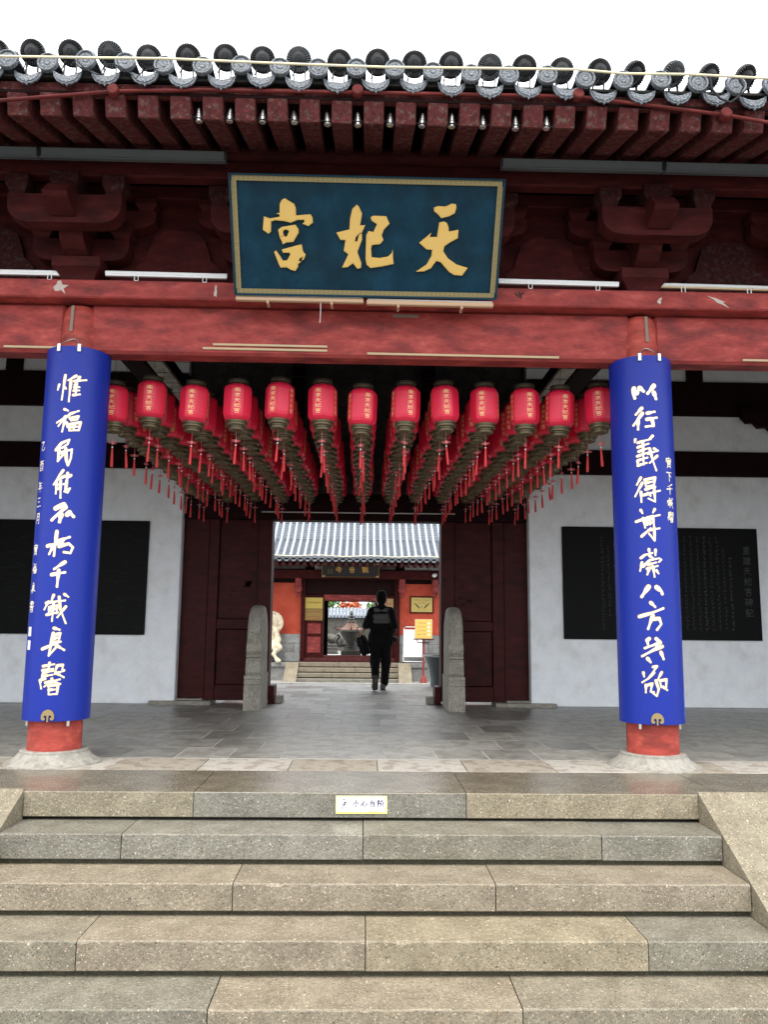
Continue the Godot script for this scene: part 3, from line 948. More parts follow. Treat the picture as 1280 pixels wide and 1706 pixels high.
func make_gate_roof(t: Node) -> void:
	var roof := sub(t, "roof")
	var prof := PackedVector2Array([Vector2(-1.46, 5.125), Vector2(-0.3, 5.47), Vector2(4.2, 7.9), Vector2(8.7, 5.47), Vector2(9.9, 5.1), Vector2(9.9, 5.0), Vector2(8.7, 5.36), Vector2(4.2, 7.75), Vector2(-0.3, 5.36), Vector2(-1.46, 5.105)])
	part(roof, "roof_deck", extrude(prof, 16.8), M.dark_board, Vector3.ZERO, Vector3(0, PI / 2, 0))
	part(roof, "ridge", box(Vector3(16.8, 0.5, 0.3), 0.04), M.tile, Vector3(0, 8.0, -4.2))
	# cover tile rows up the slope, one mesh
	var st := begin()
	for i in range(-17, 19):
		var x := -0.06 + i * 0.283
		for seg in [[Vector3(x, 5.17, 1.0), Vector3(x, 5.51, 0.3)], [Vector3(x, 5.51, 0.3), Vector3(x, 7.93, -4.1)]]:
			st_tube(st, seg, 0.07, 8, false)
	var rows := part(roof, "cover_tile_rows", st.commit(), M.tile)
	rows.set_meta("kind", "stuff")
	# the tiles of the eave, one by one
	var cover := lathe([Vector2(0.07, 0.0), Vector2(0.072, 0.3), Vector2(0.062, 0.3), Vector2(0.06, 0.0)], 12, -PI / 2, PI / 2)
	var st2 := begin()
	st_lathe(st2, [Vector2(0.0, -0.014), Vector2(0.0745, -0.012), Vector2(0.0745, 0.016), Vector2(0.07, 0.022), Vector2(0.061, 0.02), Vector2(0.058, 0.008), Vector2(0.05, 0.012), Vector2(0.034, 0.014), Vector2(0.026, 0.01), Vector2(0.018, 0.016), Vector2(0.0, 0.012)], 28)
	var disc := st2.commit()
	var nail := lathe([Vector2(0.03, 0.0), Vector2(0.034, 0.012), Vector2(0.033, 0.04), Vector2(0.026, 0.058), Vector2(0.012, 0.068), Vector2(0.0, 0.07)], 14)
	var dp := PackedVector2Array()
	for i in 13:   # concave upper edge
		var u := -1.0 + i / 6.0
		dp.append(Vector2(u * 0.105, 0.02 - 0.042 * (1 - u * u)))
	for i in range(1, 24):   # scalloped lower edge
		var u := 1.0 - i / 12.0
		dp.append(Vector2(u * 0.104, 0.012 - 0.105 * sqrt(maxf(0.0, 1 - u * u)) * (0.93 + 0.07 * absf(cos(u * 9.4))) - (0.012 if i == 12 else 0.0)))
	var drip := extrude(dp, 0.014)
	var inner := PackedVector2Array()
	for v in dp:
		inner.append(Vector2(v.x * 0.82, (v.y + 0.03) * 0.72 - 0.031))
	var relief := extrude(inner, 0.008)
	var pan := begin()
	for i in 8:
		var u0 := -1.0 + i / 4.0
		var u1 := -1.0 + (i + 1) / 4.0
		quad(pan, Vector3(u0 * 0.105, 0.02 - 0.042 * (1 - u0 * u0), 0), Vector3(u1 * 0.105, 0.02 - 0.042 * (1 - u1 * u1), 0), Vector3(u1 * 0.105, 0.02 - 0.042 * (1 - u1 * u1) + 0.12, -0.4), Vector3(u0 * 0.105, 0.02 - 0.042 * (1 - u0 * u0) + 0.12, -0.4), Vector3.UP)
	var pan_mesh := pan.commit()
	for i in range(-15, 16):
		var x := -0.06 + i * 0.283
		var sag := 0.01 * sin(i * 1.7) - 0.0058 * maxf(0.0, i - 1.0)
		var tilt := rng.randf_range(-0.06, 0.06)
		var e := sub(roof, "end_tile", Vector3(x, 5.205 + sag, 1.5 + rng.randf_range(-0.012, 0.012)))
		part(e, "disc", disc, M.tile_carved, Vector3.ZERO, Vector3(PI / 2 - 0.05 + tilt, 0, rng.randf_range(-0.06, 0.06)))
		part(e, "cover", cover, M.tile, Vector3(0, 0.0, -0.012), Vector3(-PI / 2, 0, 0))
		part(e, "nail_cap", nail, M.tile, Vector3(0, 0.074, -0.1), Vector3(0, 0, 0))
		var d := sub(roof, "drip_tile", Vector3(x + 0.1415 + rng.randf_range(-0.006, 0.006), 5.125 + sag, 1.485 + rng.randf_range(-0.01, 0.01)), Vector3(rng.randf_range(-0.1, 0.04), rng.randf_range(-0.06, 0.06), rng.randf_range(-0.05, 0.05)))
		part(d, "lip", drip, M.tile_carved)
		part(d, "relief", relief, M.tile_carved, Vector3(0, 0, 0.009))
		part(d, "pan", pan_mesh, M.tile)


func make_gate_interior(t: Node) -> void:
	var zw := -4.95
	# side walls of white plaster between dark beams
	for s in [-1, 1]:
		var xi := -2.66 if s < 0 else 2.5
		var xo = 8.3 * s
		var a := minf(xi, xo)
		var b := maxf(xi, xo)
		slab(t, "white_wall", M.plaster, a, b, 0.0, 3.43, zw - 0.4, zw, 0.012)
		slab(t, "wall_beam", M.dark_wood, a, b, 3.43, 3.81, zw - 0.45, zw + 0.04, 0.015)
		slab(t, "white_wall", M.plaster, a, b, 3.81, 4.36, zw - 0.4, zw, 0.0)
		slab(t, "wall_beam", M.dark_wood, a, b, 4.36, 4.9, zw - 0.45, zw + 0.05, 0.015)
		slab(t, "white_wall", M.plaster, a, b, 4.9, 7.2, zw - 0.4, zw, 0.0)
		for x in ([-5.4, -3.4] if s < 0 else [4.97, 3.2]):
			slab(t, "wall_post", M.dark_wood, x, x + 0.25, 4.9, 7.2, zw + 0.002, zw + 0.06, 0.01)
		slab(t, "end_wall", M.plaster, minf(xo, xo - 0.3 * s), maxf(xo, xo - 0.3 * s), 0.0, 7.6, -8.9, -0.16, 0.0)
		# beams from the front columns to the wall
		slab(t, "cross_beam", M.dark_wood, 2.5 * s - 0.14, 2.5 * s + 0.14, 3.95, 4.4, zw + 0.06, -0.14, 0.02)
		slab(t, "cross_beam", M.dark_wood, 2.5 * s - 0.12, 2.5 * s + 0.12, 3.95, 4.4, -8.1, zw - 0.46, 0.02)
		slab(t, "pale_plank", M.pale_plank, 2.27 * s - 0.085, 2.27 * s + 0.085, 3.96, 4.0, -4.8, -0.2, 0.004)
	# carved bracket end at the right
	var cv := PackedVector2Array([Vector2(0, 0.25), Vector2(1.4, 0.25), Vector2(1.4, -0.32), Vector2(1.1, -0.28), Vector2(0.95, -0.2), Vector2(0.8, -0.22), Vector2(0.66, -0.12), Vector2(0.5, -0.14), Vector2(0.4, -0.03), Vector2(0.27, -0.04), Vector2(0.2, 0.04), Vector2(0.1, 0.03), Vector2(0.02, 0.12)])
	part(t, "carved_bracket", extrude(cv, 0.12), M.dark_wood, Vector3(5.72, 4.2, zw + 0.14))
	# door wall
	slab(t, "door_lintel", M.dark_wood, -2.66, 2.5, 2.7, 3.1, -5.35, -5.07, 0.012)
	slab(t, "door_header", M.header_board, -2.66, 2.5, 3.1, 7.6, -5.3, -5.1, 0.0)
	slab(t, "header_post", M.dark_wood, -1.1, -0.9, 3.1, 7.6, -5.095, -5.03, 0.01)
	slab(t, "header_post", M.dark_wood, 0.9, 1.1, 3.1, 7.6, -5.095, -5.03, 0.01)
	for side in [[-2.66, -2.27, -2.12, -1.335], [2.5, 2.14, 1.965, 1.195]]:
		var f := sub(t, "door_frame")
		var sg := signf(side[0])
		var seg := func(called: String, m: Material, xa: float, xb: float, ya: float, yb: float, za: float, zb: float) -> void:
			slab(f, called, m, minf(xa, xb), maxf(xa, xb), ya, yb, za, zb, 0.008)
		seg.call("outer_board", M.red_door, side[0] - sg * 0.002, side[1], 0.075, 2.7, -5.3, -5.1)
		seg.call("stile", M.red_door, side[1], side[2], 0.05, 2.7, -5.3, -5.075)
		seg.call("jamb", M.red_door, side[3] + sg * 0.2, side[3], 0.05, 2.7, -5.4, -5.06)
		var xa: float = side[2]
		var xb: float = side[3] + sg * 0.2
		seg.call("bottom_board", M.red_door, xa, xb, 0.05, 0.27, -5.3, -5.06)
		seg.call("rail", M.red_door, xa, xb, 1.07, 1.22, -5.3, -5.075)
		seg.call("lower_panel", M.red_door, xa, xb, 0.27, 1.07, -5.3, -5.13)
		seg.call("upper_panel", M.red_door, xa, xb, 1.22, 2.7, -5.3, -5.13)
		seg.call("foot_stone", M.granite_drum, side[0] + sg * 0.35, side[2], -0.01, 0.05, -5.3, -4.85)
		seg.call("foot_stone", M.granite_drum, side[0] - sg * 0.0, side[1], 0.05, 0.075, -5.3, -4.965)
		seg.call("threshold_stub", M.red_door, side[3], side[3] - sg * 0.09, 0.0, 0.26, -5.42, -5.05)
		seg.call("pivot_stone", M.granite_drum, side[3] - sg * 0.09, side[3] - sg * 0.2, 0.0, 0.1, -5.45, -5.2)
		# scraps of old paper on the upper panel
		for k in 9:
			var w := rng.randf_range(0.03, 0.14)
			var hh := rng.randf_range(0.012, 0.06)
			part(f, "paper_scrap", box(Vector3(w, hh, 0.002), 0.0005), M.red_flaked, Vector3((xa + xb) / 2 + rng.randf_range(-0.2, 0.2), 1.35 + rng.randf_range(0, 0.45), -5.1285), Vector3(0, 0, rng.randf_range(-0.2, 0.2)))
	part(t, "curtain_rail", tube([Vector3(-1.5, 2.81, -5.02), Vector3(1.4, 2.815, -5.02)], 0.012, 8), M.chrome)


# ---------------------------------------------------------------- plaque, banners, lanterns

func plaque_outlines() -> Array:
	return [
		[-0.819, 0.631, -0.769, 0.616, -0.69, 0.631, -0.687, 0.647, -0.715, 0.657, -0.689, 0.66, -0.685, 0.729, -0.669, 0.761, -0.644, 0.774, -0.567, 0.732, -0.555, 0.702, -0.554, 0.644, -0.434, 0.655, -0.419, 0.63, -0.416, 0.591, -0.454, 0.564, -0.502, 0.581, -0.484, 0.598, -0.49, 0.612, -0.542, 0.61, -0.598, 0.587, -0.653, 0.599, -0.727, 0.604, -0.76, 0.593, -0.765, 0.513, -0.785, 0.497, -0.83, 0.528],
		[-0.704, 0.532, -0.673, 0.552, -0.561, 0.572, -0.536, 0.536, -0.536, 0.509, -0.581, 0.437, -0.639, 0.431, -0.668, 0.416, -0.678, 0.444, -0.692, 0.469, -0.657, 0.484, -0.652, 0.475, -0.633, 0.479, -0.614, 0.521, -0.637, 0.534, -0.663, 0.524, -0.664, 0.498, -0.658, 0.487, -0.693, 0.472],
		[-0.743, 0.353, -0.728, 0.366, -0.69, 0.313, -0.672, 0.284, -0.638, 0.287, -0.609, 0.333, -0.613, 0.349, -0.67, 0.349, -0.678, 0.374, -0.631, 0.387, -0.513, 0.419, -0.502, 0.362, -0.48, 0.336, -0.495, 0.302, -0.516, 0.287, -0.503, 0.317, -0.529, 0.308, -0.539, 0.286, -0.53, 0.282, -0.518, 0.282, -0.547, 0.257, -0.545, 0.239, -0.569, 0.204, -0.607, 0.212, -0.64, 0.232, -0.692, 0.229, -0.706, 0.254],
		[-0.222, 0.517, -0.114, 0.544, -0.11, 0.624, -0.092, 0.703, -0.055, 0.738, -0.036, 0.721, -0.011, 0.669, -0.026, 0.577, 0.016, 0.581, -0.011, 0.521, -0.034, 0.512, -0.062, 0.483, -0.067, 0.448, -0.048, 0.452, -0.036, 0.497, -0.032, 0.507, -0.011, 0.515, -0.009, 0.467, -0.047, 0.367, -0.013, 0.277, -0.016, 0.24, -0.046, 0.232, -0.083, 0.275, -0.132, 0.242, -0.175, 0.239, -0.123, 0.347, -0.161, 0.374, -0.147, 0.459, -0.189, 0.461],
		[0.061, 0.644, 0.083, 0.655, 0.189, 0.653, 0.217, 0.596, 0.171, 0.548, 0.154, 0.504, 0.169, 0.466, 0.142, 0.434, 0.074, 0.425, 0.067, 0.396, 0.073, 0.327, 0.14, 0.321, 0.211, 0.335, 0.243, 0.365, 0.249, 0.394, 0.253, 0.321, 0.26, 0.277, 0.162, 0.255, 0.064, 0.24, 0.032, 0.267, 0.022, 0.316, 0.026, 0.501, 0.044, 0.535, 0.085, 0.527, 0.114, 0.59, 0.068, 0.617],
		[0.579, 0.727, 0.613, 0.74, 0.674, 0.738, 0.723, 0.761, 0.758, 0.759, 0.765, 0.731, 0.752, 0.688, 0.708, 0.664, 0.643, 0.648, 0.616, 0.676, 0.583, 0.699],
		[0.629, 0.614, 0.67, 0.622, 0.692, 0.611, 0.707, 0.578, 0.712, 0.544, 0.791, 0.559, 0.789, 0.493, 0.724, 0.458, 0.68, 0.427, 0.673, 0.388, 0.716, 0.33, 0.791, 0.282, 0.887, 0.256, 0.842, 0.193, 0.775, 0.197, 0.732, 0.221, 0.688, 0.265, 0.655, 0.299, 0.619, 0.308, 0.599, 0.283, 0.575, 0.248, 0.519, 0.222, 0.452, 0.218, 0.538, 0.277, 0.576, 0.347, 0.579, 0.396, 0.532, 0.4, 0.469, 0.45, 0.567, 0.532, 0.554, 0.498, 0.615, 0.499],
	]


# raised lettering with a sloped edge: the outline at the back, a slightly smaller one in front
func raised(poly: PackedVector2Array, depth: float, bevel: float) -> Mesh:
	var st := begin()
	st_extrude(st, poly, depth)
	for p in Geometry2D.offset_polygon(poly, -bevel):
		if p.size() >= 3 and not Geometry2D.is_polygon_clockwise(p):
			st_extrude(st, p, depth * 0.5, Transform3D(Basis.IDENTITY, Vector3(0, 0, depth * 0.5)))
	return st.commit()


func make_plaque() -> void:
	var t := thing("name_plaque", "large teal blue name plaque with three gold characters above the entrance", "plaque", Vector3(0.03, 3.932, 0.35), Vector3(deg_to_rad(31.7), 0, 0))
	slab(t, "board", M.plaque_blue, -1.06, 1.06, 0.05, 0.9, -0.045, 0.0, 0.0)
	for e in [[-1.125, 1.125, -0.004, 0.012], [-1.125, 1.125, 0.942, 0.957]]:
		slab(t, "edge_moulding", M.plaque_edge, e[0], e[1], e[2], e[3], -0.06, 0.03, 0.005)
	for e in [[-1.125, -1.11], [1.11, 1.125]]:
		slab(t, "edge_moulding", M.plaque_edge, e[0], e[1], 0.012, 0.942, -0.06, 0.03, 0.005)
	# key-pattern border, printed
	var img := Image.create(64, 64, false, Image.FORMAT_RGB8)
	img.fill(Color8(166, 152, 108))
	var dk := Color8(98, 88, 62)
	for r in [[2, 4, 60, 5], [2, 55, 60, 5], [6, 16, 5, 34], [6, 16, 44, 5], [46, 16, 5, 28], [20, 40, 30, 5], [20, 28, 5, 14], [20, 28, 16, 5]]:
		img.fill_rect(Rect2i(r[0], r[1], r[2], r[3]), dk)
	var bm := mat("plaque_border", Color.WHITE, 0.5, 0.25)
	bm.albedo_texture = ImageTexture.create_from_image(img)
	var strip := func(w: float, h: float) -> Mesh:
		var st := begin()
		var long_x := w > h
		var n := (w / h) if long_x else (h / w)
		for v in [[-1, 1], [1, 1], [1, -1], [-1, 1], [1, -1], [-1, -1]]:
			st.set_normal(Vector3.BACK)
			var uv := Vector2((v[0] + 1) / 2.0, (1 - v[1]) / 2.0)
			st.set_uv(Vector2(uv.x * n, uv.y) if long_x else Vector2(uv.x, uv.y * n))
			st.add_vertex(Vector3(v[0] * w / 2, v[1] * h / 2, 0))
		return st.commit()
	for y in [0.031, 0.921]:
		slab(t, "border_rail", M.plaque_edge, -1.11, 1.11, y - 0.019, y + 0.021, -0.05, 0.011, 0.0)
		part(t, "border", strip.call(2.2, 0.04), bm, Vector3(0, y, 0.0135))
	for x in [-1.085, 1.085]:
		slab(t, "border_rail", M.plaque_edge, x - 0.022, x + 0.022, 0.052, 0.9, -0.05, 0.011, 0.0)
		part(t, "border", strip.call(0.044, 0.85), bm, Vector3(x, 0.476, 0.0135))
	for o in plaque_outlines():
		var p := PackedVector2Array()
		for i in range(0, o.size(), 2):
			p.append(Vector2(o[i] - 0.03, o[i + 1]))
		if Geometry2D.is_polygon_clockwise(p):
			p.reverse()
		part(t, "gold_stroke", raised(p, 0.024, 0.007), M.gold, Vector3(0, 0, 0.013))
	slab(t, "prop", M.dark_wood, -0.95, -0.85, 0.6, 0.75, -0.5, -0.06, 0.005)
	slab(t, "prop", M.dark_wood, 0.85, 0.95, 0.6, 0.75, -0.5, -0.06, 0.005)


func shell_mesh(r: float, half_deg: float, y0: float, y1: float, thick: float) -> Mesh:
	var st := begin()
	var a := deg_to_rad(half_deg)
	st_lathe(st, [Vector2(r, y0), Vector2(r, y1)], 48, -a, a)
	var st2 := begin()
	st_lathe(st2, [Vector2(r, y1), Vector2(r - thick, y1), Vector2(r - thick, y0), Vector2(r, y0)], 48, -a, a)
	st.append_from(st2.commit(), 0, Transform3D.IDENTITY)
	return st.commit()


func make_banners() -> void:
	var G := glyphs()
	var ppm := 420.0
	var r := 0.266
	var half := 104.0
	var W := int(deg_to_rad(half) * 2 * r * ppm)
	var H := int(3.125 * ppm)
	var defs := [
		{"x": -2.5, "y0": 0.352, "shift": 0.034, "rows": [["wei", 3.10, 0.24, 0.24], ["fu", 2.82, 0.21, 0.2], ["min", 2.55, 0.23, 0.17], ["neng", 2.28, 0.24, 0.18], ["bu", 2.03, 0.17, 0.18], ["xiu", 1.78, 0.21, 0.21], ["qian", 1.53, 0.21, 0.11], ["zai", 1.25, 0.25, 0.19], ["chang", 0.98, 0.24, 0.17], ["xin", 0.69, 0.26, 0.19]],
			"small": [["second_stem", 2.62], ["you", 2.45], ["year", 2.27], ["three", 2.14], ["moon", 2.0], ["shi", 1.74], ["fu", 1.58], ["chang", 1.42], ["book", 1.27]], "small_deg": -47.0,
			"label": "blue curved couplet board with gold calligraphy on the left column"},
		{"x": 2.5, "y0": 0.36, "shift": -0.055, "rows": [["yi", 3.15, 0.14, 0.23], ["xing", 2.92, 0.2, 0.2], ["yi2", 2.62, 0.31, 0.2], ["de", 2.3, 0.23, 0.21], ["zun", 2.0, 0.27, 0.2], ["chong", 1.68, 0.24, 0.19], ["ba", 1.44, 0.1, 0.19], ["fang", 1.24, 0.23, 0.2], ["gong", 0.96, 0.2, 0.19], ["jing", 0.71, 0.25, 0.2]],
			"small": [["shi", 2.55], ["below", 2.43], ["qian", 2.32], ["zai", 2.2], ["xin", 2.08]], "small_deg": 34.0,
			"label": "blue curved couplet board with gold calligraphy on the right column"}]
	for d in defs:
		var blue := Color8(23, 44, 144)
		var img := Image.create(W, H, false, Image.FORMAT_RGB8)
		img.fill(blue)
		var orm := Image.create(W, H, false, Image.FORMAT_RGB8)
		orm.fill(Color(1, 0.42, 0))
		var y_top: float = d.y0 + 3.125
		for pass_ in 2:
			var c := Color8(206, 160, 62) if pass_ == 0 else Color8(250, 240, 206)  # gold rim, then cream faces with the mirrored sky put into their colour
			for g in d.rows:
				var w: float = g[3] * ppm * 1.04
				var h: float = g[2] * ppm
				var cx: float = W / 2.0 + d.shift * 1.05 * ppm
				var cy: float = (y_top - g[1]) * ppm
				var rad: float = (0.0118 if G[g[0]].size() < 8 else 0.0086) * ppm * (1.35 if g[0] in ["ba", "yi", "bu"] else 0.85 if g[0] in ["min", "chang"] else 1.0)
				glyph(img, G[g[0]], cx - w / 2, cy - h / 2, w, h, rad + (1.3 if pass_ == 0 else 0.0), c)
				glyph(orm, G[g[0]], cx - w / 2, cy - h / 2, w, h, rad + (1.6 if pass_ == 0 else 0.0), Color(1, 0.3, 0.5 if pass_ == 0 else 0.35))
			for g in d.small:
				var w := 0.085 * ppm
				var cx: float = W / 2.0 + deg_to_rad(d.small_deg) * r * ppm
				var cy: float = (y_top - g[1]) * ppm
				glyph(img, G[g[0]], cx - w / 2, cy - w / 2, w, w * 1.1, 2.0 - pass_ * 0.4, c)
		if d.x < 0:
			var sx: int = int(W / 2.0 + deg_to_rad(-47.0) * r * ppm)
			for yy in [1.10, 0.99]:
				img.fill_rect(Rect2i(sx - 12, int((y_top - yy) * ppm), 24, 32), Color8(236, 226, 224))
		else:
			var sx: int = int(W / 2.0 + deg_to_rad(64.0) * r * ppm)
			img.fill_rect(Rect2i(sx - 16, H - int(0.27 * ppm), 32, int(0.23 * ppm)), Color8(36, 74, 190))
			for k in 2:
				for q in 4:
					scribble(img, sx - 12 + k * 13, H - 0.255 * ppm + q * 21 + k * 12, 10, 10, 0.9, Color8(170, 190, 230))
		var m := ORMMaterial3D.new()
		m.resource_name = "banner_print"
		m.albedo_texture = ImageTexture.create_from_image(img)
		m.orm_texture = ImageTexture.create_from_image(orm)
		m.texture_repeat = false
		m.metallic_specular = 0.36
		var t := thing("couplet_board", d.label, "couplet board", Vector3(d.x, d.y0, 0), Vector3.ZERO, "couplet boards on the columns")
		part(t, "curved_board", shell_mesh(r, half, 0.0, 3.125, 0.012), m)
		for s in [-1, 1]:
			part(t, "clip", box(Vector3(0.03, 0.07, 0.02), 0.004), M.silver, Vector3(sin(0.32 * s) * 0.272, 3.11, cos(0.32) * 0.272), Vector3(0, 0.32 * s, 0))
			part(t, "foot_clip", box(Vector3(0.022, 0.05, 0.012), 0.004), M.silver, Vector3(sin(0.72 * s) * 0.252, -0.018, cos(0.72) * 0.252), Vector3(0, 0.72 * s, 0))
		var wire := []
		for i in 13:
			var u := -1.0 + i / 6.0
			wire.append(Vector3(sin(0.32) * 0.272 * u, 3.13 + 0.085 * (1 - u * u), 0.262 - 0.085 * (1 - u * u)))
		part(t, "hanging_wire", tube(wire, 0.0055, 6), M.chrome)
		# cloud-shaped bronze catch at the foot
		var cloud := PackedVector2Array()
		for i in 25:
			var a := PI * i / 24.0
			cloud.append(Vector2(cos(a) * 0.05, 0.0 + sin(a) * 0.055))
		for v in [[-0.05, -0.018], [-0.038, -0.03], [-0.02, -0.026], [-0.018, -0.01], [-0.03, -0.006], [-0.026, 0.008], [-0.01, 0.01], [-0.007, -0.005], [-0.006, -0.042], [0.006, -0.042], [0.007, -0.005], [0.01, 0.01], [0.026, 0.008], [0.03, -0.006], [0.018, -0.01], [0.02, -0.026], [0.038, -0.03], [0.05, -0.018]]:
			cloud.append(Vector2(v[0], v[1]))
		var ang: float = (d.shift * 0.9) / r
		part(t, "cloud_catch", extrude(cloud, 0.012), M.brass, Vector3(sin(ang) * 0.276, 0.04, cos(ang) * 0.276), Vector3(0, ang, 0))


func make_lanterns() -> void:
	var G := glyphs()
	# printed cloth for the eight panels, lettering on every other one
	var img := Image.create(512, 256, false, Image.FORMAT_RGB8)
	img.fill(Color8(220, 34, 68))
	for k in 8:
		img.fill_rect(Rect2i(k * 64, 0, 1, 256), Color8(170, 20, 40))
		if k % 2 == 0:
			for i in 5:
				glyph(img, G[["nan", "capital", "tian", "fei", "palace"][i]], k * 64 + 12, 42 + i * 35, 40, 30, 1.6, Color8(246, 206, 140), 0.2)
	var m := printed(img, "lantern_cloth", 0.42)
	m.texture_repeat = true
	m.backlight_enabled = true
	m.backlight = Color(0.22, 0.03, 0.05)
	# eight-sided body with rounded shoulders
	var st := begin()
	var prof := [Vector2(0.088, -0.178), Vector2(0.112, -0.166), Vector2(0.133, -0.142), Vector2(0.139, -0.112), Vector2(0.139, 0.112), Vector2(0.133, 0.142), Vector2(0.112, 0.166), Vector2(0.085, 0.178)]
	var vrun := [0.0, 0.06, 0.12, 0.19, 0.81, 0.88, 0.94, 1.0]
	for i in prof.size() - 1:
		for k in 8:
			var a0 := TAU * k / 8
			var a1 := TAU * (k + 1) / 8
			var am := (a0 + a1) / 2
			var d: Vector2 = prof[i + 1] - prof[i]
			var nn := Vector2(d.y, -d.x).normalized()
			var p := []
			for e in [[a0, i], [a1, i], [a1, i + 1], [a0, i + 1]]:
				var soft := lerpf(am, e[0], 0.35)
				p.append([Vector3(sin(e[0]) * prof[e[1]].x, prof[e[1]].y, cos(e[0]) * prof[e[1]].x), Vector3(sin(soft) * nn.x, nn.y, cos(soft) * nn.x).normalized(), Vector2(e[0] / TAU, 1.0 - vrun[e[1]])])
			for q in [0, 2, 1, 0, 3, 2]:
				st.set_normal(p[q][1])
				st.set_uv(p[q][2])
				st.add_vertex(p[q][0])
	var body := st.commit()
	var top := begin()
	st_lathe(top, [Vector2(0.082, 0.176), Vector2(0.098, 0.178), Vector2(0.098, 0.186), Vector2(0.088, 0.188), Vector2(0.088, 0.212), Vector2(0.097, 0.214), Vector2(0.097, 0.222), Vector2(0.05, 0.223), Vector2(0.0, 0.223)], 24)
	var top_mesh := top.commit()
	var low := lathe([Vector2(0.0, -0.235), Vector2(0.066, -0.262), Vector2(0.076, -0.258), Vector2(0.077, -0.25), Vector2(0.073, -0.247), Vector2(0.076, -0.222), Vector2(0.084, -0.22), Vector2(0.1, -0.214), Vector2(0.1, -0.206), Vector2(0.094, -0.204), Vector2(0.094, -0.184), Vector2(0.1, -0.182), Vector2(0.1, -0.174), Vector2(0.08, -0.172)], 24)
	# pierced lace bands: small beads standing round each ring
	var lace := func(r: float, y: float, n: int, s: float) -> Mesh:
		var q := begin()
		for k in n:
			var a := TAU * k / n
			st_box(q, Vector3(sin(a) * r, y, cos(a) * r), Vector3(s, s, 0.004), 0.0, Basis(Vector3.UP, a) * Basis(Vector3.BACK, PI / 4))
		return q.commit()
	var lace_top: Mesh = lace.call(0.0895, 0.2, 30, 0.011)
	var lace_mid: Mesh = lace.call(0.0955, -0.194, 30, 0.011)
	var lace_low: Mesh = lace.call(0.0765, -0.235, 26, 0.011)
	var kn := begin()
	st_box(kn, Vector3.ZERO, Vector3(0.03, 0.03, 0.012), 0.004, Basis(Vector3.BACK, PI / 4))
	for s in [-1, 1]:
		var loop := []
		for i in 13:
			var a := TAU * i / 12
			loop.append(Vector3(s * (0.026 + 0.013 * cos(a)), 0.008 * sin(a), 0))
		st_tube(kn, loop, 0.003, 5, false)
	var knot := kn.commit()
	var tas := lathe([Vector2(0.0, -0.15), Vector2(0.012, -0.15), Vector2(0.0135, -0.12), Vector2(0.011, -0.05), Vector2(0.008, -0.012), Vector2(0.0095, -0.006), Vector2(0.007, 0.004), Vector2(0.0, 0.006)], 10)
	var bead := lathe([Vector2(0.0, -0.008), Vector2(0.007, -0.004), Vector2(0.008, 0.0), Vector2(0.006, 0.006), Vector2(0.0, 0.008)], 8)
	var cord := tube([Vector3(0, -0.25, 0), Vector3(0, -0.35, 0)], 0.0022, 5)
	var wire := tube([Vector3(0, 0.223, 0), Vector3(0, 0.52, 0)], 0.0016, 4)
	var x_off := [-2.334, -1.982, -1.58, -1.174, -0.778, -0.369, 0.008, 0.419, 0.791, 1.175, 1.56, 1.894, 2.271]
	var y_off := [3.17, 3.22, 3.185, 3.205, 3.225, 3.215, 3.18, 3.212, 3.22, 3.213, 3.207, 3.197, 3.23]
	var turns := [0.12, 0.06, -0.02, 0.12, -0.42, -0.3, 0.4, 0.34, 0.06, -0.36, 0.18, 0.2, -0.3]
	var rails := thing("lantern_wires", "thin steel wires strung across the hall ceiling above the lanterns", "wires")
	for row in 13:
		var z := -0.5 - row * 0.362
		part(rails, "wire", tube([Vector3(-2.6, 3.735, z), Vector3(0, 3.7, z), Vector3(2.6, 3.735, z)], 0.003, 5), M.cable)
	for row in 13:
		for i in 13:
			var jx := 0.0 if row == 0 else rng.randf_range(-0.015, 0.015)
			var jy := 0.0 if row == 0 else rng.randf_range(-0.022, 0.022)
			var jz := 0.0 if row == 0 else rng.randf_range(-0.02, 0.02)
			var y: float = lerpf(y_off[i], 3.2, 0.0 if row == 0 else 0.7) + jy
			var t := thing("red_lantern", "red lantern with gold lettering, %s from the left in the %s row from front" % [ORD[i], ORD[row]], "lantern", Vector3(x_off[i] + jx, y, -0.5 - row * 0.362 + jz), Vector3(rng.randf_range(-0.045, 0.045), 0, rng.randf_range(-0.045, 0.045)), "red lanterns hung in rows under the hall ceiling")
			var turn: float = turns[i] - PI / 8 if row == 0 else rng.randf_range(0, TAU)
			part(t, "shade", body, m, Vector3.ZERO, Vector3(0, turn, 0))
			var tr := part(t, "top_ring", top_mesh, M.lantern_lace)
			part(tr, "lace_band", lace_top, M.lantern_cap)
			var br := part(t, "base_cup", low, M.lantern_cap)
			if row < 5:
				part(br, "lace_band", lace_mid, M.lantern_lace)
				part(br, "lace_band", lace_low, M.lantern_lace)
			var len_ := rng.randf_range(0.0, 0.05)
			var spin := rng.randf_range(-1.3, 1.3)
			part(t, "cord", cord, M.cord_pink)
			part(t, "knot", knot, M.cord_pink, Vector3(0, -0.36, 0), Vector3(0, spin, 0))
			var ts := part(t, "tassel", tas, M.tassel, Vector3(0, -0.405 - len_ * 0.3, 0), Vector3(rng.randf_range(-0.06, 0.06), 0, rng.randf_range(-0.05, 0.05)))
			ts.scale = Vector3(1, 1.05 + len_ * 2, 1)
			part(ts, "bead", bead, M.white_plastic, Vector3(0, 0.014, 0))
			part(t, "hanging_wire", wire, M.cable)


# ---------------------------------------------------------------- stone tablets and drum stones

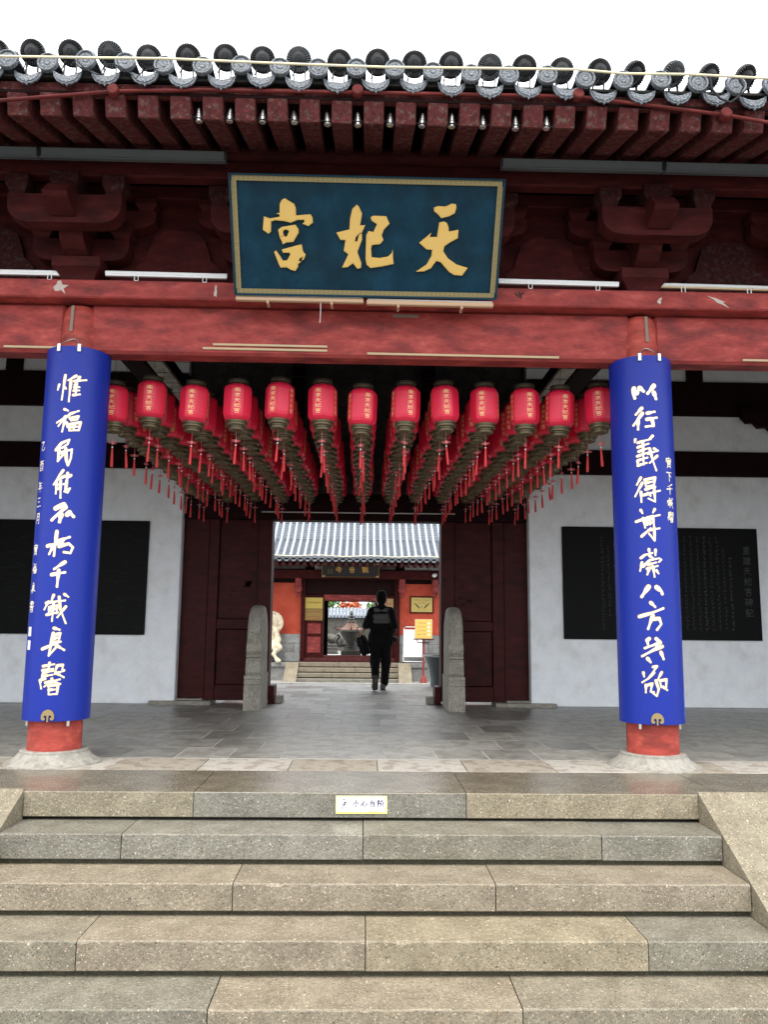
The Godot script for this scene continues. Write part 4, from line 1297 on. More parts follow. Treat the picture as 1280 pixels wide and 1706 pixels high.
func make_steles_and_drums() -> void:
	var G := glyphs()
	var zt := -4.93
	for s in 2:
		var w := 2.94
		var h := 1.66
		var img := Image.create(1024, 578, false, Image.FORMAT_RGB8)
		img.fill(Color8(16, 17, 18))
		if s == 1:
			var keys := ["chong2", "jian", "tian", "fei", "palace", "bei", "ji"]
			for i in 7:
				glyph(img, G[keys[i]], 942, 92 + i * 54, 44, 44, 1.9, Color8(62, 64, 64), 0.2)
			for c in 19:
				var x := 868 - c * 34.0
				var y0 := 100 if c in [1, 15, 17] else 40
				for q in range(0 if c != 0 else 5, 24):
					var y: float = y0 + q * 21.5
					if y > 520 or (c in [15, 17] and q > 16):
						break
					scribble(img, x - (60 if c > 14 else 0), y, 18, 18, 1.0, Color8(54, 56, 56) if c % 4 else Color8(68, 70, 70))
		else:
			for k in 260:   # faint engraved lines of a pictorial tablet
				var a := Vector2(rng.randf_range(20, 1000), rng.randf_range(20, 560))
				var b := a + Vector2(rng.randf_range(-60, 90), rng.randf_range(-14, 14))
				brush(img, [a.x, a.y, (a.x + b.x) / 2, a.y + rng.randf_range(-8, 8), b.x, b.y], 0, 0, 100, 100, 0.9, Color8(34, 36, 36), 0.2)
		var m := printed(img, "tablet_print_%d" % s, 0.5)
		m.metallic_specular = 0.2
		var cx: float = [-4.6, 4.46][s]
		var t := thing("stone_tablet", ["black engraved stone tablet on the white wall behind the left column", "black stone tablet with rows of engraved characters behind the right column"][s], "tablet", Vector3(cx, 0.975, zt), Vector3.ZERO, "black stone tablets")
		part(t, "slab", box(Vector3(w, h, 0.04), 0.003), M.black_stone, Vector3(0, h / 2, 0))
		part(t, "engraving", board_face(w - 0.01, h - 0.01), m, Vector3(0, h / 2, 0.0225))
	# drum stones: outline in (z, y) made 0.21 thick, with a round drum above
	var base := PackedVector2Array([Vector2(-0.42, 0), Vector2(0.42, 0), Vector2(0.42, 0.3), Vector2(0.405, 0.31), Vector2(0.405, 0.335), Vector2(0.42, 0.345), Vector2(0.42, 0.375), Vector2(0.405, 0.385), Vector2(0.405, 0.405), Vector2(0.42, 0.415), Vector2(0.42, 0.46), Vector2(-0.42, 0.46)])
	var neck := PackedVector2Array([Vector2(-0.38, 0.46), Vector2(0.36, 0.46), Vector2(0.385, 0.5), Vector2(0.385, 0.58), Vector2(0.36, 0.66), Vector2(0.33, 0.69), Vector2(0.36, 0.705), Vector2(0.36, 0.73), Vector2(0.33, 0.74), Vector2(0.36, 0.78), Vector2(0.365, 0.83), Vector2(0.345, 0.885), Vector2(0.32, 0.895), Vector2(0.33, 0.915), Vector2(0.3, 0.96), Vector2(-0.38, 0.96)])
	var drum := begin()
	st_lathe(drum, [Vector2(0.0, -0.105), Vector2(0.3, -0.105), Vector2(0.36, -0.095), Vector2(0.385, -0.075), Vector2(0.398, -0.03), Vector2(0.398, 0.03), Vector2(0.385, 0.075), Vector2(0.36, 0.095), Vector2(0.3, 0.105), Vector2(0.0, 0.105)], 40, 0, TAU, Transform3D(Basis(Vector3.BACK, PI / 2), Vector3(0, 1.015, -0.02)))
	var drum_mesh := drum.commit()
	for s in 2:
		var x: float = [-1.44, 1.318][s]
		var t := thing("drum_stone", ["carved grey granite drum stone beside the left door jamb", "carved grey granite drum stone beside the right door jamb"][s], "drum stone", Vector3(x, 0, -4.54), Vector3.ZERO, "drum stones flanking the doorway")
		part(t, "base", extrude(base, 0.225), M.granite_drum, Vector3.ZERO, Vector3(0, -PI / 2, 0))
		part(t, "neck", extrude(neck, 0.2), M.granite_drum, Vector3.ZERO, Vector3(0, -PI / 2, 0))
		part(t, "drum", drum_mesh, M.granite_drum)


# ---------------------------------------------------------------- fittings along the eave and beams

func make_eave_fittings() -> void:
	# round floodlights in the tile troughs
	var housing := lathe([Vector2(0.0, -0.03), Vector2(0.082, -0.03), Vector2(0.088, -0.022), Vector2(0.088, 0.0), Vector2(0.08, 0.006), Vector2(0.058, 0.008), Vector2(0.05, 0.018), Vector2(0.028, 0.026), Vector2(0.0, 0.028)], 32)
	var fin := begin()
	for k in 30:
		var a := TAU * k / 30
		st_box(fin, Vector3(sin(a) * 0.069, 0.012, cos(a) * 0.069), Vector3(0.005, 0.014, 0.028), 0.0, Basis(Vector3.UP, a))
	var fins := fin.commit()
	var arm := begin()
	st_box(arm, Vector3(-0.04, -0.12, -0.02), Vector3(0.008, 0.13, 0.02), 0.002)
	st_box(arm, Vector3(0.04, -0.12, -0.02), Vector3(0.008, 0.13, 0.02), 0.002)
	st_box(arm, Vector3(0, -0.185, -0.02), Vector3(0.088, 0.008, 0.024), 0.002)
	var bracket := arm.commit()
	for i in 22:
		var n := i - 10
		var x := 0.0815 + n * 0.283
		var lean := 0.45 + rng.randf_range(-0.12, 0.12) + (0.25 if i > 16 else 0.0)
		var t := thing("roof_floodlight", "round black finned floodlight above the eave tiles, %s from the left" % ORD[i], "floodlight", Vector3(x + rng.randf_range(-0.015, 0.015), 5.33 + rng.randf_range(-0.012, 0.014) - 0.0058 * maxf(0.0, n - 1.0), 1.41), Vector3(0, rng.randf_range(-0.12, 0.12) + (0.5 if i > 16 else 0.0), rng.randf_range(-0.08, 0.08)), "floodlights along the eave")
		t.scale = Vector3.ONE * 1.08
		part(t, "housing", housing, M.black_metal, Vector3.ZERO, Vector3(PI / 2 + lean, 0, 0))
		part(t, "heat_sink", fins, M.grey_housing if i % 5 == 3 else M.black_metal, Vector3.ZERO, Vector3(PI / 2 + lean, 0, 0))
		part(t, "bracket", bracket, M.black_metal)
		part(t, "lead", tube([Vector3(0, 0.0, 0.03), Vector3(0.012, -0.03, 0.05), Vector3(-0.02, -0.09, 0.03), Vector3(-0.05, -0.13, 0.0)], 0.004, 5), M.cable)
	# small silver spotlights between the rafters
	var bulb := lathe([Vector2(0.0, -0.05), Vector2(0.02, -0.05), Vector2(0.028, -0.045), Vector2(0.03, -0.012), Vector2(0.024, -0.004), Vector2(0.024, 0.012), Vector2(0.019, 0.018), Vector2(0.019, 0.034), Vector2(0.013, 0.04), Vector2(0.013, 0.052), Vector2(0.0, 0.054)], 16)
	for i in 12:
		var x := -1.243 + i * 0.239
		var t := thing("rafter_spotlight", "small silver spotlight in the rafter gaps, %s from the left" % ORD[i], "spotlight", Vector3(x + rng.randf_range(-0.01, 0.01), 4.915 + rng.randf_range(-0.008, 0.008), 1.33), Vector3(rng.randf_range(-0.1, 0.1), 0, rng.randf_range(-0.12, 0.12)), "spotlights between the rafters")
		part(t, "lamp_body", bulb, M.silver)
		part(t, "stem", tube([Vector3(0, 0.05, 0), Vector3(0, 0.16, -0.01)], 0.006, 6), M.black_metal)
	var wire := []
	for i in 49:
		wire.append(Vector3(-1.3 + i * 0.058, 4.885 - 0.012 * absf(sin(i * 0.75)) + 0.006 * sin(i * 2.1), 1.36))
	tag(part(self, "spotlight_wire", tube(wire, 0.0035, 5), M.cable), "thin black wire strung below the rafter ends between spotlights", "wire")
	# pale rope light over the tile ends, red conduit below them
	var rope := []
	for p in [[-4.2, 5.17], [-2.64, 5.165], [-2.0, 5.172], [-1.43, 5.181], [-0.6, 5.166], [0.142, 5.159], [0.9, 5.172], [1.557, 5.181], [1.9, 5.158], [2.4, 5.166], [2.99, 5.149], [4.2, 5.15]]:
		rope.append(Vector3(p[0], p[1], 1.59))
	tag(part(self, "rope_light", tube(rope, 0.0085, 8), M.rope), "pale yellow rope light stretched across the eave tile ends", "rope light")
	var pipe := thing("red_conduit", "red painted conduit pipe with round junction boxes under the eave", "conduit")
	var pp := [[-4.2, 4.72], [-2.652, 4.906], [-1.842, 5.0], [-1.2, 5.03], [0.4, 5.045], [1.591, 5.055], [2.694, 4.935], [3.007, 4.885], [4.2, 4.7]]
	part(pipe, "pipe", tube(pp.map(func(v): return Vector3(v[0], v[1], 1.465)), 0.014, 8), M.red_conduit)
	for v in [[-1.842, 5.0], [-0.05, 5.045], [1.591, 5.06], [2.694, 4.935]]:
		part(pipe, "junction_box", lathe([Vector2(0.0, -0.03), Vector2(0.042, -0.03), Vector2(0.045, 0.0), Vector2(0.042, 0.022), Vector2(0.034, 0.03), Vector2(0.0, 0.03)], 16), M.red_conduit, Vector3(v[0], v[1], 1.475), Vector3(PI / 2, 0, 0))
	var lead := []
	for p in [[2.55, 5.17], [2.56, 5.08], [2.62, 5.0], [2.694, 4.97], [2.76, 5.02], [2.8, 5.1], [2.77, 5.16]]:
		lead.append(Vector3(p[0], p[1], 1.56))
	tag(part(self, "junction_cable", tube(lead, 0.008, 6), M.cable), "black looped cable above the right junction box", "cable")
	# stray wiring on the left tiles
	var loose := []
	for i in 30:
		var a := i * 0.62
		loose.append(Vector3(-2.15 + i * 0.022 + 0.03 * cos(a), 5.12 + 0.05 * sin(a * 0.8) - i * 0.002, 1.575))
	tag(part(self, "loose_cable", tube(loose, 0.004, 5), M.cable), "tangle of loose black cable hanging on the left eave tiles", "cable")
	# long grey light housings under the rafters
	for e in [[-4.4, -2.66, "far left"], [-2.65, -1.135, "left"], [1.135, 2.49, "right"], [2.5, 4.2, "far right"]]:
		var t := thing("linear_light_housing", "long grey light housing below the rafters, %s of the plaque" % e[2], "light housing", Vector3((e[0] + e[1]) / 2, 4.945, 0.75), Vector3(0.25, 0, 0), "grey light housings below the rafters")
		var w: float = e[1] - e[0]
		part(t, "body", box(Vector3(w, 0.075, 0.06), 0.006), M.grey_housing)
		part(t, "lip", box(Vector3(w, 0.008, 0.085), 0.002), M.grey_housing, Vector3(0, -0.043, 0.004))
		for s in [-1, 1]:
			part(t, "end_cap", box(Vector3(0.012, 0.085, 0.07), 0.003), M.black_metal, Vector3(s * (w / 2 - 0.008), 0.0, 0.002))
			part(t, "hanger", box(Vector3(0.02, 0.12, 0.012), 0.002), M.black_metal, Vector3(s * w * 0.3, 0.07, -0.1), Vector3(-0.9, 0, 0))
	# white tube lights on the plate beam
	var names := ["white tube light on the beam at the far left edge", "white tube light on the beam left of the plaque", "white tube light on the beam right of the plaque", "dull white tube light on the beam at the far right"]
	var spans := [[-3.6, -2.53, 4.16], [-2.25, -1.19, 4.165], [1.2, 2.27, 4.165], [2.565, 3.62, 4.155]]
	for i in 4:
		var w: float = spans[i][1] - spans[i][0]
		var t := thing("tube_light", names[i], "tube light", Vector3((spans[i][0] + spans[i][1]) / 2, spans[i][2], 0.2), Vector3(0, 0, [0.0, -0.006, -0.008, -0.01][i]), "tube lights on the beam")
		part(t, "tube", tube([Vector3(-w / 2, 0, 0), Vector3(w / 2, 0, 0)], 0.019, 12), M.white_plastic if i < 3 else M.clear_plastic)
		part(t, "channel", box(Vector3(w, 0.016, 0.03), 0.003), M.white_plastic if i < 3 else M.tape, Vector3(0, -0.022, 0))
		for s in [-0.24, 0.32]:
			var clip := begin()
			for q in [[-0.016, 0.0, 0.005, 0.05], [0.016, 0.0, 0.005, 0.05], [0.0, -0.025, 0.037, 0.005]]:
				st_box(clip, Vector3(q[0], q[1], 0), Vector3(q[2], q[3], 0.012), 0.0)
			part(t, "clip", clip.commit(), M.white_plastic, Vector3(s * w, -0.052, 0.024))
	# bronze light bars below the plaque, and tapes on the beam
	for e in [[-1.085, 0.01, 3.9, "left"], [0.035, 1.129, 3.885, "right"]]:
		var w: float = e[1] - e[0]
		var t := thing("plaque_light_bar", "tan light bar below the plaque, %s half" % e[3], "light bar", Vector3((e[0] + e[1]) / 2, e[2], 0.33), Vector3(0, 0, -0.004), "light bars below the plaque")
		part(t, "bar", box(Vector3(w, 0.042, 0.045), 0.006), M.tan_strip)
		part(t, "diffuser", box(Vector3(w - 0.02, 0.012, 0.03), 0.003), M.white_plastic, Vector3(0, 0.024, 0.004))
		for s in [-0.25, 0.25]:
			part(t, "bracket", box(Vector3(0.02, 0.03, 0.1), 0.003), M.tan_strip, Vector3(s * w, -0.03, -0.03))
	var cord := [Vector3(-0.36, 3.88, 0.33), Vector3(-0.358, 3.8, 0.33), Vector3(-0.362, 3.7, 0.325)]
	tag(part(self, "pull_cord", tube(cord, 0.003, 5), M.white_plastic), "thin pull cord dangling from the left light bar", "cord")
	for e in [[-1.401, -0.305, 3.535, "lower"], [-1.314, -0.306, 3.572, "upper"], [0.046, 1.751, 3.512, "long right"], [-3.131, -2.632, 3.52, "left end"], [3.4, 4.2, 3.515, "right end"]]:
		tag(part(self, "wood_lath", box(Vector3(e[1] - e[0], 0.02, 0.012), 0.002), M.tape, Vector3((e[0] + e[1]) / 2, e[2], 0.092), Vector3(0, 0, -0.003)), "thin tan wooden lath on the red beam, %s one" % e[3], "lath", "laths on the beam")
	for e in [[0.27, 0.5, 3.87, 0.03]]:
		tag(part(self, "tape_patch", box(Vector3(e[1] - e[0], e[3], 0.003), 0.0005), M.tape_grey, Vector3((e[0] + e[1]) / 2, e[2], 0.0875)), "dull tape patch on the beam below the plaque", "tape")
	# torn stickers on the plate beam
	var scraps := [[-2.62, 4.01, 0.1, 0.13, 0.3, "left column"], [-1.28, 4.0, 0.03, 0.09, 0.0, "left of the plaque"], [2.62, 4.0, 0.04, 0.085, -0.25, "right column"], [3.15, 4.0, 0.17, 0.035, -0.5, "far right"], [1.38, 4.02, 0.08, 0.09, 0.0, "right of the plaque"]]
	for e in scraps:
		var p := PackedVector2Array()
		for k in 11:
			var a := TAU * k / 11
			var q := rng.randf_range(0.3, 1.25)
			p.append(Vector2(cos(a) * e[2] * 0.6 * q, sin(a) * e[3] * 0.55 * q))
		tag(part(self, "torn_sticker", extrude(p, 0.002), M.paper_scrap if e[5] != "right of the plaque" else M.red_worn, Vector3(e[0], e[1], 0.2375), Vector3(0, 0, e[4])), "torn pale sticker on the upper beam, %s" % e[5], "sticker", "torn stickers")
	# caution sign on the top riser
	var G := glyphs()
	var img := Image.create(360, 124, false, Image.FORMAT_RGB8)
	img.fill(Color8(236, 236, 120))
	img.fill_rect(Rect2i(9, 9, 342, 102), Color8(246, 247, 250))
	var ink := Color8(66, 66, 96)
	var keys := ["small", "heart", "tai", "jie"]
	for i in 4:
		glyph(img, G[keys[i]], 116 + i * 58, 26, 50, 54, 3.4, ink, 0.1)
	for s in [[58, 20, 58, 24], [66, 42, 62, 62], [62, 58, 46, 56, 34, 64], [60, 64, 48, 72, 42, 90], [66, 44, 78, 48], [66, 40, 56, 48]]:
		brush(img, s, 0, 0, 100, 100, 4.5 if s[1] < 44 and s[0] != 66 or s[0] == 66 and s[3] == 62 else 3.2, ink, 0.2)
	for k in 6:
		brush(img, [236 + k * 14, 116, 242 + k * 14, 107], 0, 0, 100, 100, 2.2, Color8(50, 50, 30), 0.0)
	var t := thing("caution_sign", "small white caution sign with yellow border on the top stone riser", "sign", Vector3(0.048, -0.138, 1.1855))
	part(t, "plate", box(Vector3(0.352, 0.117, 0.004), 0.001), M.white_board, Vector3(0, 0.0585, 0))
	part(t, "print", board_face(0.35, 0.115), printed(img, "caution_print", 0.4), Vector3(0, 0.0585, 0.0045))


# ---------------------------------------------------------------- the walking person

func make_person() -> void:
	var base := Vector3(0.32, 0, -7.75)
	var t := thing("person", "person in black walking away through the gate with a grey panelled jacket", "person", base)
	var V := func(x: float, y: float, z: float) -> Vector3: return Vector3(x, y, z)
	# body: one continuous figure, in local metres, walking towards -z
	var body := [
		[V.call(0.045, 1.66, -0.02), V.call(0.045, 1.60, -0.03), 0.093, 0.082], [V.call(0.045, 1.56, -0.05), V.call(0.045, 1.54, -0.06), 0.06, 0.055],
		[V.call(0.045, 1.55, 0.0), V.call(0.045, 1.42, 0.02), 0.056, 0.062],
		[V.call(-0.1, 1.39, 0.02), V.call(0.19, 1.39, 0.02), 0.058, 0.058], [V.call(0.0, 1.34, 0.0), V.call(0.09, 1.34, 0.0), 0.085, 0.085], [V.call(0.045, 1.32, 0.0), V.call(0.045, 1.0, 0.01), 0.09, 0.085], [V.call(-0.02, 0.95, 0.02), V.call(0.11, 0.95, 0.02), 0.085, 0.085],
		[V.call(-0.13, 1.38, 0.02), V.call(-0.2, 1.19, 0.03), 0.052, 0.043], [V.call(-0.2, 1.19, 0.03), V.call(-0.3, 1.02, -0.02), 0.04, 0.028],
		[V.call(0.22, 1.38, 0.02), V.call(0.275, 1.13, 0.02), 0.052, 0.043], [V.call(0.275, 1.13, 0.02), V.call(0.2, 1.1, -0.2), 0.04, 0.03],
		[V.call(-0.04, 0.92, 0.02), V.call(-0.05, 0.5, 0.02), 0.09, 0.058], [V.call(-0.05, 0.5, 0.02), V.call(-0.05, 0.22, 0.2), 0.055, 0.036],
		[V.call(0.13, 0.92, 0.02), V.call(0.13, 0.5, -0.06), 0.09, 0.058], [V.call(0.13, 0.5, -0.06), V.call(0.09, 0.1, -0.06), 0.055, 0.036],
		[V.call(-0.05, 0.22, 0.2), V.call(-0.06, 0.06, 0.14), 0.034, 0.028], [V.call(0.09, 0.07, -0.06), V.call(0.085, 0.045, -0.2), 0.034, 0.028],
		[V.call(0.045, 1.61, -0.11), V.call(0.045, 1.585, -0.125), 0.012, 0.014], [V.call(-0.045, 1.61, -0.02), V.call(-0.045, 1.585, -0.015), 0.014, 0.011], [V.call(0.135, 1.61, -0.02), V.call(0.135, 1.585, -0.015), 0.014, 0.011]]
	part(t, "body", blob(body, 0.014, 60.0), M.skin)
	# hands with five fingers each
	for h in [[V.call(-0.3, 1.02, -0.02), V.call(-0.34, 0.955, -0.03), 1.0], [V.call(0.2, 1.1, -0.2), V.call(0.17, 1.12, -0.27), -1.0]]:
		var w: Vector3 = h[0]
		var p: Vector3 = h[1]
		var d: Vector3 = (p - w).normalized()
		var side: Vector3 = d.cross(Vector3.BACK if absf(d.z) < 0.8 else Vector3.UP).normalized() * h[2]
		var nrm := d.cross(side)
		var hb := [[w, p, 0.026, 0.03], [p - side * 0.02, p + side * 0.02, 0.022, 0.02]]
		for k in 4:
			var root: Vector3 = p + side * (-0.03 + k * 0.02) + d * 0.02
			var ln: float = [0.03, 0.036, 0.034, 0.026][k]
			var mid: Vector3 = root + d * ln + nrm * 0.012
			hb.append([root, mid, 0.0095, 0.009])
			hb.append([mid, mid + nrm * ln * 0.8 - d * 0.004, 0.009, 0.0075])
		var tb: Vector3 = p - d * 0.025 + side * 0.03
		hb.append([tb, tb + side * 0.018 + d * 0.026 + nrm * 0.012, 0.011, 0.0095])
		hb.append([tb + side * 0.018 + d * 0.026 + nrm * 0.012, tb + d * 0.04 + nrm * 0.034, 0.0095, 0.008])
		part(t, "hand", blob(hb, 0.005, 160.0), M.skin)
	var hair := [[V.call(0.045, 1.685, -0.005), V.call(0.045, 1.63, 0.012), 0.093, 0.092], [V.call(0.045, 1.6, 0.03), V.call(0.045, 1.56, 0.03), 0.075, 0.06], [V.call(0.045, 1.7, -0.05), V.call(0.045, 1.69, 0.0), 0.075, 0.08]]
	part(t, "hair", blob(hair, 0.012, 70.0), M.hair)
	var jacket := [
		[V.call(-0.1, 1.4, 0.02), V.call(0.19, 1.4, 0.02), 0.085, 0.085], [V.call(-0.03, 1.3, 0.01), V.call(0.12, 1.3, 0.01), 0.13, 0.13], [V.call(-0.04, 1.15, 0.01), V.call(0.13, 1.15, 0.01), 0.13, 0.13], [V.call(-0.05, 0.95, 0.02), V.call(0.14, 0.95, 0.02), 0.135, 0.135], [V.call(-0.05, 0.86, 0.02), V.call(0.14, 0.86, 0.02), 0.13, 0.13],
		[V.call(-0.13, 1.38, 0.02), V.call(-0.2, 1.2, 0.03), 0.075, 0.07], [V.call(-0.2, 1.2, 0.03), V.call(-0.235, 1.14, 0.01), 0.066, 0.062],
		[V.call(0.22, 1.38, 0.02), V.call(0.275, 1.14, 0.02), 0.075, 0.068], [V.call(0.275, 1.14, 0.02), V.call(0.23, 1.11, -0.12), 0.062, 0.055], [V.call(0.045, 1.47, 0.03), V.call(0.045, 1.44, 0.03), 0.075, 0.085]]
	part(t, "jacket", blob(jacket, 0.014, 55.0), M.black_cloth)
	var panel := [[V.call(-0.06, 1.41, 0.075), V.call(0.15, 1.41, 0.075), 0.05, 0.05], [V.call(-0.06, 1.31, 0.105), V.call(0.15, 1.31, 0.105), 0.05, 0.05], [V.call(-0.06, 1.22, 0.108), V.call(0.155, 1.22, 0.108), 0.046, 0.046]]
	part(t, "back_panel", blob(panel, 0.012, 70.0), M.grey_cloth)
	var trousers := [
		[V.call(-0.02, 0.93, 0.02), V.call(0.11, 0.93, 0.02), 0.132, 0.132],
		[V.call(-0.045, 0.9, 0.02), V.call(-0.06, 0.5, 0.04), 0.112, 0.084], [V.call(-0.06, 0.5, 0.04), V.call(-0.05, 0.24, 0.17), 0.084, 0.07],
		[V.call(0.135, 0.9, 0.02), V.call(0.14, 0.5, -0.05), 0.112, 0.084], [V.call(0.14, 0.5, -0.05), V.call(0.115, 0.13, -0.06), 0.084, 0.072]]
	part(t, "trousers", blob(trousers, 0.014, 60.0), M.black_cloth)
	var s1 := blob([[V.call(-0.05, 0.22, 0.24), V.call(-0.06, 0.08, 0.16), 0.054, 0.05], [V.call(-0.06, 0.08, 0.16), V.call(-0.065, 0.045, 0.12), 0.05, 0.042]], 0.01, 80.0)
	part(t, "shoe", s1, M.shoe)
	var s2 := blob([[V.call(0.09, 0.062, -0.03), V.call(0.085, 0.05, -0.2), 0.05, 0.044], [V.call(0.09, 0.09, -0.05), V.call(0.09, 0.06, -0.09), 0.045, 0.045]], 0.01, 80.0)
	part(t, "shoe", s2, M.shoe)
	part(t, "sole", box(Vector3(0.1, 0.022, 0.28), 0.01), M.sole, Vector3(-0.056, 0.145, 0.245), Vector3(-1.12, 0, 0))
	part(t, "sole", box(Vector3(0.095, 0.022, 0.28), 0.01), M.sole, Vector3(0.088, 0.0115, -0.11))
	# folded umbrella in the left hand: pleated loose cloth round a shaft
	var um := thing("umbrella", "loosely folded black umbrella held in the walking person's left hand", "umbrella", base + Vector3(-0.34, 0.955, -0.03), Vector3(0.1, 0, 0.42))
	var st := begin()
	var prof := [[0.045, 0.03], [-0.01, 0.06], [-0.08, 0.115], [-0.16, 0.135], [-0.24, 0.125], [-0.31, 0.1], [-0.35, 0.05]]
	var rings := []
	for e in prof:
		var ring := []
		for k in 32:
			var a := TAU * k / 32
			var f: float = e[1] * (0.74 + 0.26 * cos(a * 8 + e[0] * 4)) * (1.0 + 0.22 * sin(a * 2 + e[0] * 9)) + 0.004
			ring.append(Vector3(cos(a) * f, e[0] + 0.02 * sin(a * 4 + 1.0) * (1 if e[0] < -0.2 else 0), sin(a) * f * 0.62))
		rings.append(ring)
	for i in rings.size() - 1:
		for k in 32:
			quad(st, rings[i][k], rings[i][(k + 1) % 32], rings[i + 1][(k + 1) % 32], rings[i + 1][k], rings[i][k] * Vector3(1, 0, 1))
	part(um, "canopy", st.commit(), M.black_nylon)
	part(um, "shaft", tube([Vector3(0, 0.09, 0), Vector3(0, -0.42, 0)], 0.007, 8), M.black_metal)
	part(um, "handle", tube([Vector3(0, 0.06, 0), Vector3(0, 0.13, 0), Vector3(0.02, 0.16, 0), Vector3(0.05, 0.15, 0)], 0.012, 8), M.black_metal)
	# shoulder bag
	var bag := thing("shoulder_bag", "black shoulder bag hanging at the walking person's right side", "bag", base + Vector3(0.27, 0.86, 0.06))
	part(bag, "pouch", blob([[Vector3(-0.05, 0.04, 0.02), Vector3(0.03, 0.04, 0.02), 0.05, 0.05], [Vector3(-0.05, 0.16, 0.0), Vector3(0.0, 0.2, 0.0), 0.06, 0.05]], 0.012, 60.0), M.black_nylon)
	part(bag, "strap", tube([Vector3(-0.02, 0.2, 0.05), Vector3(-0.06, 0.36, 0.12), Vector3(-0.1, 0.53, 0.11), Vector3(-0.12, 0.6, 0.0)], 0.014, 6), M.black_nylon)


# ---------------------------------------------------------------- the hall across the court

func make_far_court() -> void:
	var t := thing("far_temple_hall", "orange red temple hall with grey tiled roof seen through the doorway", "building", Vector3(-0.39, -0.62, -20.5))
	var o := Vector3(0.39, 0.62, 20.5)
	var B := func(called: String, m: Material, x0: float, x1: float, y0: float, y1: float, z0: float, z1: float, p: Node = null) -> MeshInstance3D:
		var n := slab(p if p else t, called, m, x0, x1, y0, y1, z0, z1, 0.008)
		n.position += o
		return n
	B.call("podium", M.ashlar1, -6.2, -1.97, -0.62, -0.14, -23.0, -18.62)
	B.call("podium", M.ashlar1, 1.15, 5.4, -0.62, -0.14, -23.0, -18.62)
	B.call("podium", M.ashlar1, -1.97, 1.15, -0.62, -0.1, -23.0, -18.9)
	B.call("podium_coping", M.ashlar1, -6.2, -1.97, -0.14, -0.01, -23.0, -18.56)
	B.call("podium_coping", M.ashlar1, 1.15, 5.4, -0.14, -0.01, -23.0, -18.56)
	B.call("hall_paving", M.dark_stone, -1.97, 1.15, -0.1, -0.012, -22.6, -18.86)
	for s in [[-6.2, -1.97], [1.2, 5.4]]:
		B.call("wall", M.orange_plaster, s[0], s[1], 0.86, 2.5, -19.5, -19.2)
		B.call("dado_core", M.dark_joint, s[0], s[1], 0.0, 0.85, -19.5, -19.18)
		for r in 3:
			var dx: float = 0.62
			for k in 8:
				var xa: float = s[0] + (k - (0.5 if r % 2 else 0.0)) * dx
				var xb: float = minf(xa + dx, s[1])
				xa = maxf(xa, s[0])
				if xb - xa > 0.05:
					B.call("dado_block", M[["ashlar", "ashlar1"][(k + r) % 2]], xa + 0.003, xb - 0.003, r * 0.287 + 0.003, (r + 1) * 0.287 - 0.003, -19.3, -19.16)
		B.call("wall_head", M.dark_wood, s[0], s[1], 2.5, 3.2, -19.5, -19.2)
	for x in [[-1.97, -1.84], [1.05, 1.2]]:
		B.call("door_post", M.red_door, x[0], x[1], 0.0, 2.62, -19.5, -19.1)
	for p in [[-1.84, -1.24], [0.46, 1.05]]:
		B.call("door_panel_frame", M.red_door, p[0], p[1], 0.12, 2.12, -19.45, -19.18)
		B.call("door_panel", M.red_pipe, p[0] + 0.09, p[1] - 0.09, 0.28, 0.78, -19.2, -19.172)
		B.call("door_panel", M.red_pipe, p[0] + 0.09, p[1] - 0.09, 0.88, 1.2, -19.2, -19.172)
	B.call("door_sill", M.red_worn, -1.84, 1.05, 0.0, 0.12, -19.45, -19.12)
	B.call("door_sill", M.red_worn, -1.24, 0.46, 0.12, 0.2, -19.4, -19.2)
	B.call("door_lintel", M.red_pipe, -1.24, 0.46, 1.94, 2.13, -19.4, -19.2)
	B.call("door_head", M.dark_wood, -1.84, 1.05, 2.14, 3.2, -19.45, -19.2)
	for x in [[-6.2, -1.24], [0.46, 5.4]]:
		B.call("rear_wall", M.dark_wood, x[0], x[1], 0.0, 3.4, -22.5, -22.3)
	B.call("rear_wall", M.dark_wood, -1.24, 0.46, 2.0, 3.4, -22.5, -22.3)
	for x in [-1.55, 0.75]:
		B.call("inner_wall", M.dark_wood, x - 0.05, x + 0.05, 0.0, 3.4, -22.3, -19.5)
	# front beam, grey boards over it, lotus pendants
	B.call("front_beam", M.red_shaded_dirty, -6.2, 5.4, 2.63, 2.9, -19.02, -18.86)
	for i in 8:
		var x := -6.1 + i * 1.45
		B.call("frieze_board", M.grey_stone if i % 2 else M.dark_stone, x + 0.2, x + 1.35, 2.92, 3.1, -18.98, -18.94)
	B.call("frieze_back", M.dark_wood, -6.2, 5.4, 2.9, 3.25, -19.1, -18.985)
	var lotus := lathe([Vector2(0.0, 0.0), Vector2(0.07, 0.0), Vector2(0.075, 0.02), Vector2(0.055, 0.035), Vector2(0.055, 0.06), Vector2(0.09, 0.085), Vector2(0.1, 0.12), Vector2(0.06, 0.14), Vector2(0.1, 0.17), Vector2(0.13, 0.23), Vector2(0.135, 0.3), Vector2(0.11, 0.37), Vector2(0.125, 0.385), Vector2(0.125, 0.4), Vector2(0.105, 0.41), Vector2(0.105, 0.6)], 20)
	for x in [-2.06, 1.27, 2.33, -3.1]:
		part(t, "lotus_pendant", lotus, M.red_pipe, o + Vector3(x, 2.03, -18.93))
	# stairs of the hall
	for k in 4:
		for q in 2:
			var xa: float = [-1.95, [-0.7, -0.2, -0.9, 0.1][k]][q]
			var xb: float = [[-0.705, -0.205, -0.905, 0.095][k], 1.13][q]
			B.call("step_block", M["granite%d" % [3, 6, 5, 0][k]], xa, xb, -0.15 * k - 0.13, -0.15 * k - 0.005, -19.05 + 0.3 * k, -18.62 + 0.26 * k)
